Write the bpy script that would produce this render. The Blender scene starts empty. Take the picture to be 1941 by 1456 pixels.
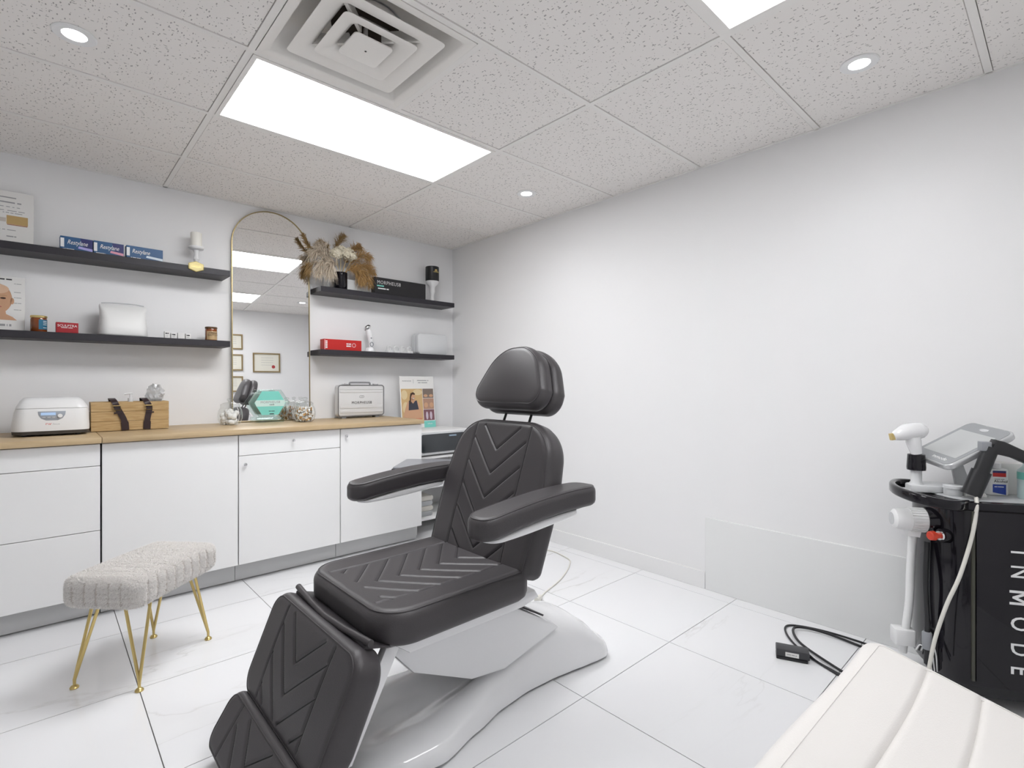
import bpy, bmesh, math, random
from mathutils import Vector, Matrix, Euler
random.seed(7)
PI = math.pi
SC = bpy.context.scene
COL = SC.collection

# ------------------------------------------------------------------ camera
H = 2.396                      # ceiling height
cam = bpy.data.cameras.new('camera'); camo = bpy.data.objects.new('camera', cam); COL.objects.link(camo)
camo.location = (-2.7827, -3.8460, 1.1614)
camo.rotation_euler = (PI / 2, 0, -0.74173)
cam.sensor_width = 36.0; cam.lens = 972.54 / 1941 * 36; cam.clip_start = 0.02
SC.camera = camo
# ------------------------------------------------------------------ world and exposure
w = bpy.data.worlds.new('world'); SC.world = w; w.use_nodes = True
w.node_tree.nodes['Background'].inputs[0].default_value = (0.9, 0.93, 1, 1)
w.node_tree.nodes['Background'].inputs[1].default_value = 0.3
vs = SC.view_settings; vs.view_transform = 'Standard'; vs.look = 'None'; vs.gamma = 1; vs.use_curve_mapping = False
vs.exposure = 0.13
PANEL_STRENGTH = 15.5      # fresh tubes beside the vent
PANEL2_STRENGTH = 9.5      # the second fixture glows dimmer in the photograph
POT_STRENGTH = 12.0
POT_WATTS = 2.5

# ------------------------------------------------------------------ materials
MATS = {}
def mat(name, col=(.8, .8, .8), rough=.5, metal=0., bump=0., bscale=200., coat=0., trans=0., ior=1.45, emit=0., spec=.5, alpha=1., sheen=0.):
    if name in MATS: return MATS[name]
    m = bpy.data.materials.new(name); m.use_nodes = True
    b = m.node_tree.nodes['Principled BSDF']; I = b.inputs
    I['Base Color'].default_value = (*col, 1); I['Roughness'].default_value = rough; I['Metallic'].default_value = metal
    I['Coat Weight'].default_value = coat; I['Coat Roughness'].default_value = .05
    I['Transmission Weight'].default_value = trans; I['IOR'].default_value = ior
    I['Specular IOR Level'].default_value = spec; I['Alpha'].default_value = alpha
    if sheen: I['Sheen Weight'].default_value = sheen
    if emit: I['Emission Color'].default_value = (*col, 1); I['Emission Strength'].default_value = emit
    nt = m.node_tree
    if bump:
        tc = nt.nodes.new('ShaderNodeTexCoord'); n = nt.nodes.new('ShaderNodeTexNoise'); bp = nt.nodes.new('ShaderNodeBump')
        n.inputs['Scale'].default_value = bscale; n.inputs['Detail'].default_value = 3
        bp.inputs['Strength'].default_value = bump; bp.inputs['Distance'].default_value = .002
        nt.links.new(tc.outputs['Object'], n.inputs['Vector']); nt.links.new(n.outputs['Fac'], bp.inputs['Height']); nt.links.new(bp.outputs['Normal'], I['Normal'])
    MATS[name] = m
    return m
def nodes(m): return m.node_tree.nodes, m.node_tree.links, m.node_tree.nodes['Principled BSDF']
def ramp(ns, stops):
    r = ns.new('ShaderNodeValToRGB'); e = r.color_ramp.elements
    e[0].position, e[0].color = stops[0][0], (*stops[0][1], 1); e[1].position, e[1].color = stops[-1][0], (*stops[-1][1], 1)
    for p, c in stops[1:-1]:
        x = e.new(p); x.color = (*c, 1)
    return r

WALL = mat('wall_paint', (.862, .858, .862), .55, bump=.05, bscale=350)
WHITE = mat('white_laminate', (.865, .862, .86), .38)
WHITEP = mat('white_plastic', (.82, .82, .82), .28)
WHITEG = mat('white_gloss_plastic', (.84, .84, .85), .12, coat=.6)
BLACKSH = mat('black_shelf', (.022, .02, .026), .45)
LEATHER = mat('black_leather', (.052, .047, .050), .40, bump=.25, bscale=420)
THREAD = mat('black_thread', (.008, .008, .009), .6)
BRASS = mat('brass', (.62, .48, .20), .28, 1.)
GOLD = mat('gold_foil', (.70, .55, .24), .3, 1.)
CHROME = mat('chrome', (.75, .75, .76), .12, 1.)
STEEL = mat('brushed_aluminium', (.72, .72, .73), .32, 1.)
BLACKG = mat('black_gloss', (.008, .007, .010), .08, coat=.15, spec=.35)
BLACKP = mat('black_plastic', (.02, .02, .022), .38)
GREYP = mat('grey_plastic', (.30, .31, .33), .35)
LIGHTGREY = mat('light_grey_plastic', (.55, .56, .57), .3)
DARKGLASS = mat('dark_glass', (.03, .035, .04), .06, coat=.5)
def thin_glass(name, tint, base=.04, edge=.5, rough=.03):
    m = mat(name, tint, rough); nt = m.node_tree; ns, lk = nt.nodes, nt.links
    tr = ns.new('ShaderNodeBsdfTransparent'); tr.inputs[0].default_value = (*tint, 1); gl = ns.new('ShaderNodeBsdfGlossy'); gl.inputs['Roughness'].default_value = rough
    lw = ns.new('ShaderNodeLayerWeight'); lw.inputs[0].default_value = .5; pw = ns.new('ShaderNodeMath'); pw.operation = 'POWER'; pw.inputs[1].default_value = 3.; ma = ns.new('ShaderNodeMath'); ma.operation = 'MULTIPLY_ADD'; ma.inputs[1].default_value = edge; ma.inputs[2].default_value = base
    mx = ns.new('ShaderNodeMixShader'); lk.new(lw.outputs['Facing'], pw.inputs[0]); lk.new(pw.outputs[0], ma.inputs[0]); lk.new(ma.outputs[0], mx.inputs[0]); lk.new(tr.outputs[0], mx.inputs[1]); lk.new(gl.outputs[0], mx.inputs[2])
    lk.new(mx.outputs[0], ns['Material Output'].inputs['Surface']); return m
GLASS = thin_glass('clear_glass', (.95, .96, .955))
ACRYL = thin_glass('clear_acrylic', (.86, .93, .91))
PAPER = mat('white_paper', (.82, .81, .79), .7)
INK = mat('dark_ink', (.03, .03, .035), .6)
GREYINK = mat('grey_ink', (.35, .35, .36), .6)
WHITEINK = mat('white_ink', (.85, .85, .85), .5)
TEAL = mat('teal_print', (.22, .66, .58), .4)
BLUE = mat('blue_card', (.012, .085, .22), .4)
NAVY = mat('navy_card', (.012, .015, .13), .4)
RED = mat('red_card', (.55, .018, .015), .4)
DRED = mat('deep_red_card', (.36, .012, .02), .4)
MIRROR = mat('mirror_silver', (.93, .93, .93), .0, 1.)
WAX = mat('candle_wax', (.86, .84, .78), .5)
COTTON = mat('cotton', (.85, .84, .82), .9, bump=.6, bscale=120)
CREAMLEATHER = mat('white_leather', (.745, .72, .695), .42, bump=.2, bscale=380)
FUR = mat('cream_fur', (.66, .61, .57), .85, sheen=.3)
BELT = mat('brown_leather', (.035, .02, .022), .35, bump=.2, bscale=300)
CORD = mat('cream_cable', (.74, .72, .66), .45)
GROUT = mat('grout', (.17, .165, .16), .85)
TEE = mat('ceiling_tee', (.86, .84, .815), .45)
SKIN = mat('print_skin', (.62, .36, .22), .6)
SKIN2 = mat('print_tan', (.50, .30, .16), .6)
HAIR = mat('print_brown', (.06, .03, .02), .6)
BEIGE = mat('print_gold', (.55, .38, .16), .5)

# marble floor tile: white body, faint grey veins that differ from tile to tile
MARBLE = mat('marble_tile', (.80, .80, .81), .10)
ns, lk, b = nodes(MARBLE)
tc = ns.new('ShaderNodeTexCoord'); oi = ns.new('ShaderNodeObjectInfo'); va = ns.new('ShaderNodeVectorMath'); va.operation = 'MULTIPLY_ADD'
lk.new(tc.outputs['Object'], va.inputs[0]); va.inputs[1].default_value = (1, 1, 1)
cb = ns.new('ShaderNodeCombineXYZ'); mm = ns.new('ShaderNodeMath'); mm.operation = 'MULTIPLY'; mm.inputs[1].default_value = 37
lk.new(oi.outputs['Random'], mm.inputs[0]); lk.new(mm.outputs[0], cb.inputs[0]); lk.new(mm.outputs[0], cb.inputs[2]); lk.new(cb.outputs[0], va.inputs[2])
mp = ns.new('ShaderNodeMapping'); mp.inputs['Rotation'].default_value = (0, 0, .5); mp.inputs['Scale'].default_value = (.7, 2.2, 1); lk.new(va.outputs[0], mp.inputs[0])
nz = ns.new('ShaderNodeTexNoise'); nz.inputs['Scale'].default_value = 1.5; nz.inputs['Detail'].default_value = 7; nz.inputs['Distortion'].default_value = .7; lk.new(mp.outputs[0], nz.inputs['Vector'])
r1 = ramp(ns, [(.40, (.85, .85, .865)), (.489, (.845, .845, .86)), (.5, (.72, .715, .71)), (.506, (.84, .84, .85)), (.6, (.855, .855, .865))]); lk.new(nz.outputs['Fac'], r1.inputs[0])
nz2 = ns.new('ShaderNodeTexNoise'); nz2.inputs['Scale'].default_value = .9; nz2.inputs['Detail'].default_value = 3; lk.new(mp.outputs[0], nz2.inputs['Vector'])
r2 = ramp(ns, [(.52, (0, 0, 0)), (.66, (1, 1, 1))]); lk.new(nz2.outputs['Fac'], r2.inputs[0])
mx = ns.new('ShaderNodeMix'); mx.data_type = 'RGBA'; mx.inputs[6].default_value = (.855, .855, .868, 1); lk.new(r2.outputs[0], mx.inputs[0]); lk.new(r1.outputs[0], mx.inputs[7]); lk.new(mx.outputs[2], b.inputs['Base Color'])

# mineral fibre ceiling tile: short dark fissures and pin holes
CTILE = mat('mineral_ceiling_tile', (.87, .84, .815), .85)
ns, lk, b = nodes(CTILE)
tc = ns.new('ShaderNodeTexCoord')
prev = None
for k, (sc, stretch, rot, size, gate) in enumerate([(60, (1, .38, 1), .55, .122, .76), (60, (1, .40, 1), -.65, .122, .76), (58, (.42, 1, 1), .3, .12, .77), (85, (1, 1, 1), 0, .13, .78)]):
    mp = ns.new('ShaderNodeMapping'); mp.inputs['Rotation'].default_value = (0, 0, rot); mp.inputs['Scale'].default_value = stretch; mp.inputs['Location'].default_value = (k * 3.7, k * 1.3, 0)
    lk.new(tc.outputs['Object'], mp.inputs[0])
    vo = ns.new('ShaderNodeTexVoronoi'); vo.voronoi_dimensions = '2D'; vo.inputs['Scale'].default_value = sc; lk.new(mp.outputs[0], vo.inputs['Vector'])
    lt = ns.new('ShaderNodeMath'); lt.operation = 'LESS_THAN'; lt.inputs[1].default_value = size; lk.new(vo.outputs['Distance'], lt.inputs[0])
    sp = ns.new('ShaderNodeSeparateColor'); lk.new(vo.outputs['Color'], sp.inputs[0])
    gt = ns.new('ShaderNodeMath'); gt.operation = 'GREATER_THAN'; gt.inputs[1].default_value = gate; lk.new(sp.outputs[0], gt.inputs[0])
    mu = ns.new('ShaderNodeMath'); mu.operation = 'MULTIPLY'; lk.new(lt.outputs[0], mu.inputs[0]); lk.new(gt.outputs[0], mu.inputs[1])
    if prev:
        mxx = ns.new('ShaderNodeMath'); mxx.operation = 'MAXIMUM'; lk.new(prev.outputs[0], mxx.inputs[0]); lk.new(mu.outputs[0], mxx.inputs[1]); prev = mxx
    else: prev = mu
mx = ns.new('ShaderNodeMix'); mx.data_type = 'RGBA'; mx.inputs[6].default_value = (.87, .84, .815, 1); mx.inputs[7].default_value = (.42, .40, .39, 1); lk.new(prev.outputs[0], mx.inputs[0]); lk.new(mx.outputs[2], b.inputs['Base Color'])

def woodmat(name, c1, c2, c3, scale, axis_scale, rough=.45, rnd=False):
    m = mat(name, c1, rough); ns, lk, b = nodes(m)
    tc = ns.new('ShaderNodeTexCoord'); mp = ns.new('ShaderNodeMapping'); mp.inputs['Scale'].default_value = axis_scale
    if rnd:
        oi = ns.new('ShaderNodeObjectInfo'); va = ns.new('ShaderNodeVectorMath'); va.operation = 'ADD'; mu = ns.new('ShaderNodeMath'); mu.operation = 'MULTIPLY'; mu.inputs[1].default_value = 20
        lk.new(oi.outputs['Random'], mu.inputs[0]); lk.new(tc.outputs['Object'], va.inputs[0]); lk.new(mu.outputs[0], va.inputs[1]); lk.new(va.outputs[0], mp.inputs[0])
    else: lk.new(tc.outputs['Object'], mp.inputs[0])
    n = ns.new('ShaderNodeTexNoise'); n.inputs['Scale'].default_value = scale; n.inputs['Detail'].default_value = 6; n.inputs['Distortion'].default_value = .6; lk.new(mp.outputs[0], n.inputs['Vector'])
    r = ramp(ns, [(.3, c2), (.5, c1), (.7, c3)]); lk.new(n.outputs['Fac'], r.inputs[0]); lk.new(r.outputs[0], b.inputs['Base Color'])
    return m
OAK = woodmat('oak_laminate', (.52, .385, .225), (.46, .335, .19), (.56, .425, .26), 3, (1.2, 14, 14))
PINE = woodmat('pine_board', (.50, .34, .16), (.40, .25, .10), (.58, .41, .22), 4, (2.5, 18, 26), .55, True)
PAMPAS = mat('tan_plume', (.50, .31, .13), .9)
PAMPAS2 = mat('dark_tan_plume', (.38, .25, .11), .9)
CREAMPL = mat('cream_plume', (.72, .62, .50), .9)
PETAL = mat('cream_petal', (.83, .77, .62), .8)
AMBER = mat('amber_glass', (.22, .055, .012), .08, coat=.5)

# ------------------------------------------------------------------ geometry helpers
def V(*a): return Vector(a)
def box(bm, x0, x1, y0, y1, z0, z1, bev=0., seg=2):
    r = bmesh.ops.create_cube(bm, size=1)
    for v in r['verts']:
        v.co = Vector((x0 if v.co.x < 0 else x1, y0 if v.co.y < 0 else y1, z0 if v.co.z < 0 else z1))
    if bev:
        es = list({e for v in r['verts'] for e in v.link_edges})
        bmesh.ops.bevel(bm, geom=es, offset=bev, segments=seg, affect='EDGES', profile=.5)
    return bm
def B(*a, **k): return box(bmesh.new(), *a, **k)
def ringfaces(bm, rings, closed_path=False, cap=True):
    n = len(rings[0]); m = len(rings)
    for i in range(m if closed_path else m - 1):
        a, c = rings[i], rings[(i + 1) % m]
        for j in range(n):
            bm.faces.new((a[j], a[(j + 1) % n], c[(j + 1) % n], c[j]))
    if cap and not closed_path:
        bm.faces.new(rings[0][::-1]); bm.faces.new(rings[-1])
def tube(bm, pts, r, seg=8, closed=False, cap=True):
    pts = [Vector(p) for p in pts]; n = len(pts); rings = []
    rr = r if callable(r) else (lambda i: r)
    up = None
    for i, p in enumerate(pts):
        if closed: t = pts[(i + 1) % n] - pts[i - 1]
        else: t = pts[min(i + 1, n - 1)] - pts[max(i - 1, 0)]
        t.normalize()
        if up is None: up = t.orthogonal().normalized()
        up = (up - t * up.dot(t))
        if up.length < 1e-6: up = t.orthogonal()
        up.normalize(); s = t.cross(up)
        rings.append([bm.verts.new(p + (up * math.cos(a) + s * math.sin(a)) * rr(i)) for a in [2 * PI * k / seg for k in range(seg)]])
    ringfaces(bm, rings, closed, cap)
    return bm
def lathe(bm, prof, seg=32, c=(0, 0, 0), axis='z', capb=True, capt=True):
    c = Vector(c); rings = []
    for r, h in prof:
        ring = []
        for k in range(seg):
            a = 2 * PI * k / seg; x, y = r * math.cos(a), r * math.sin(a)
            ring.append(bm.verts.new(c + {'z': V(x, y, h), 'y': V(x, h, -y), 'x': V(h, x, y)}[axis]))
        rings.append(ring)
    n = seg
    for i in range(len(rings) - 1):
        for j in range(n): bm.faces.new((rings[i][j], rings[i][(j + 1) % n], rings[i + 1][(j + 1) % n], rings[i + 1][j]))
    if capb: bm.faces.new(rings[0][::-1])
    if capt: bm.faces.new(rings[-1])
    return bm
def prism(bm, pts, a, b, plane='xz', bev=0.):
    """polygon pts in a plane, extruded from a to b along the third axis"""
    def P(p, t): return {'xz': V(p[0], t, p[1]), 'xy': V(p[0], p[1], t), 'yz': V(t, p[0], p[1])}[plane]
    A = [bm.verts.new(P(p, a)) for p in pts]; C = [bm.verts.new(P(p, b)) for p in pts]
    n = len(pts); fs = [bm.faces.new(A[::-1]), bm.faces.new(C)]
    for i in range(n): fs.append(bm.faces.new((A[i], A[(i + 1) % n], C[(i + 1) % n], C[i])))
    bmesh.ops.recalc_face_normals(bm, faces=fs)
    if bev: bmesh.ops.bevel(bm, geom=list({e for f in fs[:2] for e in f.edges}), offset=bev, segments=2, affect='EDGES', profile=.5)
    return bm
def rrect(x0, x1, y0, y1, r, n=6):
    out = []
    for cx, cy, a0 in ((x1 - r, y1 - r, 0), (x0 + r, y1 - r, 90), (x0 + r, y0 + r, 180), (x1 - r, y0 + r, 270)):
        for k in range(n + 1):
            a = math.radians(a0 + 90 * k / n); out.append((cx + r * math.cos(a), cy + r * math.sin(a)))
    return out
def bez(p, n=16):
    """Catmull-Rom through points"""
    p = [Vector(q) for q in p]; p = [2 * p[0] - p[1]] + p + [2 * p[-1] - p[-2]]; out = []
    for i in range(1, len(p) - 2):
        for k in range(n):
            t = k / n
            out.append(.5 * ((2 * p[i]) + (p[i + 1] - p[i - 1]) * t + (2 * p[i - 1] - 5 * p[i] + 4 * p[i + 1] - p[i + 2]) * t * t + (3 * p[i] - p[i - 1] - 3 * p[i + 1] + p[i + 2]) * t ** 3))
    out.append(p[-2]); return out
def obj(name, bm, m, parent=None, loc=None, rot=None, smooth=38, recalc=True, label=None):
    if recalc: bmesh.ops.recalc_face_normals(bm, faces=bm.faces[:])
    me = bpy.data.meshes.new(name); bm.to_mesh(me); bm.free()
    me.materials.append(m)
    if smooth:
        me.polygons.foreach_set('use_smooth', [True] * len(me.polygons)); me.set_sharp_from_angle(angle=math.radians(smooth))
    o = bpy.data.objects.new(name, me); COL.objects.link(o)
    if parent: o.parent = parent
    if loc: o.location = loc
    if rot: o.rotation_euler = rot
    if label: o['label'] = label
    return o
def tag(o, label, cat, group=None):
    o['label'] = label; o['category'] = cat
    if group: o['group'] = group
    return o
def thing(name, label, cat, loc=(0, 0, 0), rz=0, group=None, rot=None):
    o = bpy.data.objects.new(name, None); COL.objects.link(o); o.empty_display_size = .05
    o.location = loc; o.rotation_euler = rot or (0, 0, rz)
    return tag(o, label, cat, group)
def struct(o): o['kind'] = 'structure'; return o
def text(s, size, m, parent, loc, rot=(PI / 2, 0, 0), ext=.0004, shear=0., align='CENTER', name='lettering', space=1., sx=1., bold=0.):
    cu = bpy.data.curves.new(name, 'FONT'); cu.body = s; cu.size = size; cu.extrude = ext; cu.shear = shear; cu.align_x = align; cu.align_y = 'CENTER'; cu.space_character = space
    cu.resolution_u = 3; cu.offset = bold
    t = bpy.data.objects.new('tmp', cu); COL.objects.link(t)
    me = bpy.data.meshes.new_from_object(t); bpy.data.objects.remove(t); bpy.data.curves.remove(cu)
    me.materials.clear(); me.materials.append(m); me.name = name
    o = bpy.data.objects.new(name, me); COL.objects.link(o); o.parent = parent; o.location = loc; o.rotation_euler = rot; o.scale = (sx, 1, 1)
    return o
def decal(parent, polys, y, m, name='print', th=.0005):
    """flat print facing -Y: polygons in x,z"""
    bm = bmesh.new()
    for p in polys: prism(bm, p, y - th, y, 'xz')
    return obj(name, bm, m, parent, smooth=0)
def smallprint(parent, x, y, z, w_, h_, m, words=3, name='small_print'):
    polys = []; rs = random.Random(int(abs(x * 977 + z * 3571) * 100) + words); cuts = sorted(rs.random() for _ in range(words - 1)); e = [0] + cuts + [1]
    for k in range(words):
        a, b_ = e[k], e[k + 1]; g_ = .06
        if b_ - a > g_ * 1.5: polys.append(R4(x - w_ / 2 + w_ * a, x - w_ / 2 + w_ * (b_ - g_), z - h_ / 2, z + h_ / 2))
    o = decal(parent, polys or [R4(x - w_ / 2, x + w_ / 2, z - h_ / 2, z + h_ / 2)], y, m, name, .0004); o['kind'] = 'stuff'; return o
def R4(x0, x1, z0, z1): return [(x0, z0), (x1, z0), (x1, z1), (x0, z1)]
def ell(cx, cz, rx, rz, n=20): return [(cx + rx * math.cos(2 * PI * k / n), cz + rz * math.sin(2 * PI * k / n)) for k in range(n)]

# upholstered pad: rounded outline, pillow edge, stitched grooves
class Pad:
    def __init__(s, L, W, rc, T, r=.03, lines=(), gd=.006, gs=.006, crown=0., step=.006, post=None, rc2=None):
        s.L, s.rc, s.T, s.r, s.lines, s.gd, s.gs, s.crown, s.step, s.post = L, rc, T, r, lines, gd, gs, crown, step, post
        s.rc2 = rc2 or rc
        s.W = W if callable(W) else (lambda u: W)
    def hw(s, u, ins=0.):
        W = s.W(min(max(u, 0), s.L)) - ins; u2 = s.L - ins - u; u1 = u - ins; x = W
        r1, r2 = max(s.rc - ins, .004), max(s.rc2 - ins, .004)
        if u1 < r1: x = W - r1 + math.sqrt(max(0, r1 * r1 - (r1 - max(u1, 0)) ** 2))
        if u2 < r2: x = min(x, W - r2 + math.sqrt(max(0, r2 * r2 - (r2 - max(u2, 0)) ** 2)))
        return x
    def d(s, u, v):
        rc = s.rc if u < s.L / 2 else s.rc2
        qx = abs(v) - s.W(u) + rc; qy = abs(u - s.L / 2) - s.L / 2 + rc
        return -(math.hypot(max(qx, 0), max(qy, 0)) + min(max(qx, qy), 0) - rc)
    def h(s, u, v):
        d = max(0, s.d(u, v)); r = s.r
        z = s.T if d >= r else s.T - r + math.sqrt(max(0, r * r - (r - d) ** 2))
        z += s.crown * (1 - (2 * u / s.L - 1) ** 2) * (1 - (v / s.W(u)) ** 2)
        g = 0.
        for (a, b_, c, e) in s.lines:
            du, dv = c - a, e - b_; L2 = du * du + dv * dv
            t = max(0, min(1, ((u - a) * du + (v - b_) * dv) / L2)); q = ((u - a - t * du) ** 2 + (v - b_ - t * dv) ** 2) / s.gs ** 2
            if q < 9: g = max(g, math.exp(-q))
        return z - s.gd * g
    def bmesh(s, place):
        bm = bmesh.new(); L, r = s.L, s.r
        def ends(rc):
            m_ = max(10, int(PI / 2 * rc / s.step) + 1); return [rc * (1 - math.cos(PI / 2 * k / m_)) for k in range(m_)]
        n = max(2, int((L - s.rc - s.rc2) / s.step)) if L - s.rc - s.rc2 > .002 else 1
        us = ends(s.rc) + [s.rc + (L - s.rc - s.rc2) * k / n for k in range(n + 1)] + [L - x for x in ends(s.rc2)[::-1]]
        us = sorted(set(round(x, 6) for x in us))
        ed = [r * (1 - math.cos(PI / 2 * k / 6)) for k in range(6)]
        nv = max(4, int(2 * s.W(L / 2) / s.step))
        P = s.post or (lambda u, v, w_: (u, v, w_))
        rows = []; per = {}
        for u in us:
            hw = s.hw(u); e = min(r, hw * .5); f = e / r; row = []
            vsx = [-(hw - x * f) for x in ed] + [-(hw - e) + 2 * (hw - e) * k / nv for k in range(nv + 1)] + [hw - x * f for x in ed[::-1]]
            for v in vsx: row.append((u, v))
            rows.append(row)
        vg = [[bm.verts.new(place(*P(u, v, s.h(u, v)))) for (u, v) in row] for row in rows]
        for i in range(len(vg) - 1):
            for j in range(len(vg[0]) - 1):
                bm.faces.new((vg[i][j], vg[i][j + 1], vg[i + 1][j + 1], vg[i + 1][j]))
        m, k = len(vg), len(vg[0])
        idx = [(0, j) for j in range(k)] + [(i, k - 1) for i in range(1, m)] + [(m - 1, j) for j in range(k - 2, -1, -1)] + [(i, 0) for i in range(m - 2, 0, -1)]
        loop = [vg[i][j] for i, j in idx]; uv = [rows[i][j] for i, j in idx]
        cu = L / 2; rb = min(r, s.T * .35); z0 = s.T - r
        levels = [(z0 + (rb - z0) * t, 0.) for t in (.33, .66, 1.)] + [(rb - rb * math.sin(a), rb * (1 - math.cos(a))) for a in (.5, 1.0, PI / 2)]
        prev = loop
        for z, ins in levels:
            cur = []
            for (u, v) in uv:
                fu = 1 - ins / (L / 2); fv = 1 - ins / s.W(u)
                cur.append(bm.verts.new(place(*P(cu + (u - cu) * fu, v * fv, z))))
            for j in range(len(loop)):
                q = (j + 1) % len(loop); bm.faces.new((prev[q], prev[j], cur[j], cur[q]))
            prev = cur
        bm.faces.new(prev)
        return bm
    def outline(s, ins, n=40):
        L = s.L; us = [ins + (L - 2 * ins) * .5 * (1 - math.cos(PI * k / n)) for k in range(n + 1)]
        R_ = [(u, s.hw(u, ins)) for u in us]
        return R_ + [(u, -v) for u, v in R_[::-1]]
    def seam(s, place, ins=.012, rad=.0022):
        return tube(bmesh.new(), [place(u, v, s.h(u, v) + rad * .3) for u, v in s.outline(ins)], rad, 6, True)
    def stitches(s, place, rad=.0015):
        bm = bmesh.new()
        for (a, b_, c, e) in s.lines:
            n = max(2, int(math.hypot(c - a, e - b_) / .012))
            pts = [(a + (c - a) * k / n, b_ + (e - b_) * k / n) for k in range(n + 1)]
            tube(bm, [place(u, v, s.h(u, v) + .0008) for u, v in pts], rad, 5)
        return bm
def frame(o, u, v, n):
    o, u, v, n = map(Vector, (o, u, v, n))
    u.normalize(); v.normalize(); n.normalize()
    return lambda a, b_, c: o + u * a + v * b_ + n * c

# ------------------------------------------------------------------ room shell
XL, YF = -4.45, -4.25          # left wall and front wall
struct(obj('wall_back', B(XL - .1, .1, 0, .1, -.05, H + .12), WALL, smooth=0))
struct(obj('wall_right', B(0, .1, YF - .1, 0, -.05, H + .12), WALL, smooth=0))
struct(obj('wall_left', B(XL - .1, XL, YF - .1, 0, -.05, H + .12), WALL, smooth=0))
struct(obj('wall_front', B(XL, 0, YF - .1, YF, -.05, H + .12), WALL, smooth=0))

floor = struct(obj('floor', B(XL, 0, YF, 0, -.05, -.0035), GROUT, smooth=0))
xs = [0, -.098] + [-.098 - .603 * k for k in range(1, 8)]; xs = [x for x in xs if x > XL] + [XL]
ys = [0, -.262] + [-.262 - .590 * k for k in range(1, 8)]; ys = [y for y in ys if y > YF] + [YF]
g = .0016
for i in range(len(xs) - 1):
    for j in range(len(ys) - 1):
        x1, x0, y1, y0 = xs[i], xs[i + 1], ys[j], ys[j + 1]
        cx, cy = (x0 + x1) / 2, (y0 + y1) / 2; hx, hy = (x1 - x0) / 2 - g, (y1 - y0) / 2 - g
        obj('floor_tile', B(-hx, hx, -hy, hy, -.0035, 0), MARBLE, floor, (cx, cy, 0), smooth=0)

struct(obj('baseboard_right', B(-.012, 0, -2.44, 0, 0, .095, bev=.0012, seg=1), WHITE))
tr = struct(obj('trim_1', B(-.014, 0, -4.2, -2.443, 0, .405, bev=.0015, seg=1), mat('white_board', (.83, .835, .83), .5)))

# suspended ceiling: grid bars and mineral tiles
T2 = .6096
GX = [0, -.9946, -2.2138, -3.433, XL]
GY = [0, -.5753, -1.1849, -1.7945, -2.4041, -3.0137, -3.6233, -4.2329, YF]
ceil = struct(obj('ceiling', B(XL, 0, YF, 0, H + .10, H + .12), WALL, smooth=0))
def bar(x0, x1, y0, y1): obj('tee_bar', B(x0, x1, y0, y1, H - .001, H + .03), TEE, ceil, smooth=0)
for x in GX[1:-1]: bar(x - .012, x + .012, YF, 0)
for j in range(1, len(GY) - 2 + 1):
    y = GY[j]
    for i in range(len(GX) - 1):
        if GY[j] < -4.22: continue
        bar(GX[i + 1] + .0121, GX[i] - .0121, y - .012, y + .012)
bar(-.018, 0, YF, 0); bar(XL, XL + .018, YF, 0); bar(XL + .0181, -.0181, -.018, 0); bar(XL + .0181, -.0181, YF, -4.2209)
bar(-1.6042 - .012, -1.6042 + .012, -2.4041 + .0121, -1.7945 - .0121)
def ctile(x0, x1, y0, y1):
    cx, cy = (x0 + x1) / 2, (y0 + y1) / 2; hx, hy = (x1 - x0) / 2 - .0135, (y1 - y0) / 2 - .0135
    obj('ceiling_tile', B(-hx, hx, -hy, hy, 0, .016, bev=.002, seg=1), CTILE, ceil, (cx, cy, H + .002), smooth=0)
LIGHTS = {(1, 2), (1, 5)}
for i in range(len(GX) - 1):
    for j in range(len(GY) - 2):
        if (i, j) in LIGHTS: continue
        x1, x0, y1, y0 = GX[i], GX[i + 1], GY[j], GY[j + 1]
        if (i, j) == (1, 3): ctile(-1.6042, x1, y0, y1); continue
        ctile(x0, x1, y0, y1)

PANEL = mat('light_lens', (.975, .985, 1.0), .4, emit=PANEL_STRENGTH)
PANEL2 = mat('dim_light_lens', (.975, .985, 1.0), .4, emit=PANEL2_STRENGTH)
def troffer(x0, x1, y0, y1, label, lens=None):
    cx, cy = (x0 + x1) / 2, (y0 + y1) / 2; hx, hy = (x1 - x0) / 2 - .0135, (y1 - y0) / 2 - .0135
    t = thing('ceiling_light', label, 'light', (cx, cy, H), group='recessed troffer lights')
    obj('housing', B(-hx, hx, -hy, hy, .03, .09), WHITE, t, smooth=0)
    bm = bmesh.new(); f = .018
    box(bm, -hx, hx, -hy, -hy + f, -.004, .0295); box(bm, -hx, hx, hy - f, hy, -.004, .0295)
    box(bm, -hx, -hx + f, -hy + f, hy - f, -.004, .0295); box(bm, hx - f, hx, -hy + f, hy - f, -.004, .0295)
    obj('frame', bm, TEE, t, smooth=0)
    obj('diffuser', B(-hx + f, hx - f, -hy + f, hy - f, .002, .008), lens or PANEL, t, smooth=0)
troffer(GX[2], GX[1], GY[3], GY[2], 'lit rectangular ceiling light beside the square air vent')
troffer(GX[2], GX[1], GY[6], GY[5], 'lit rectangular ceiling light cut off by the top edge of the picture', PANEL2)

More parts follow.
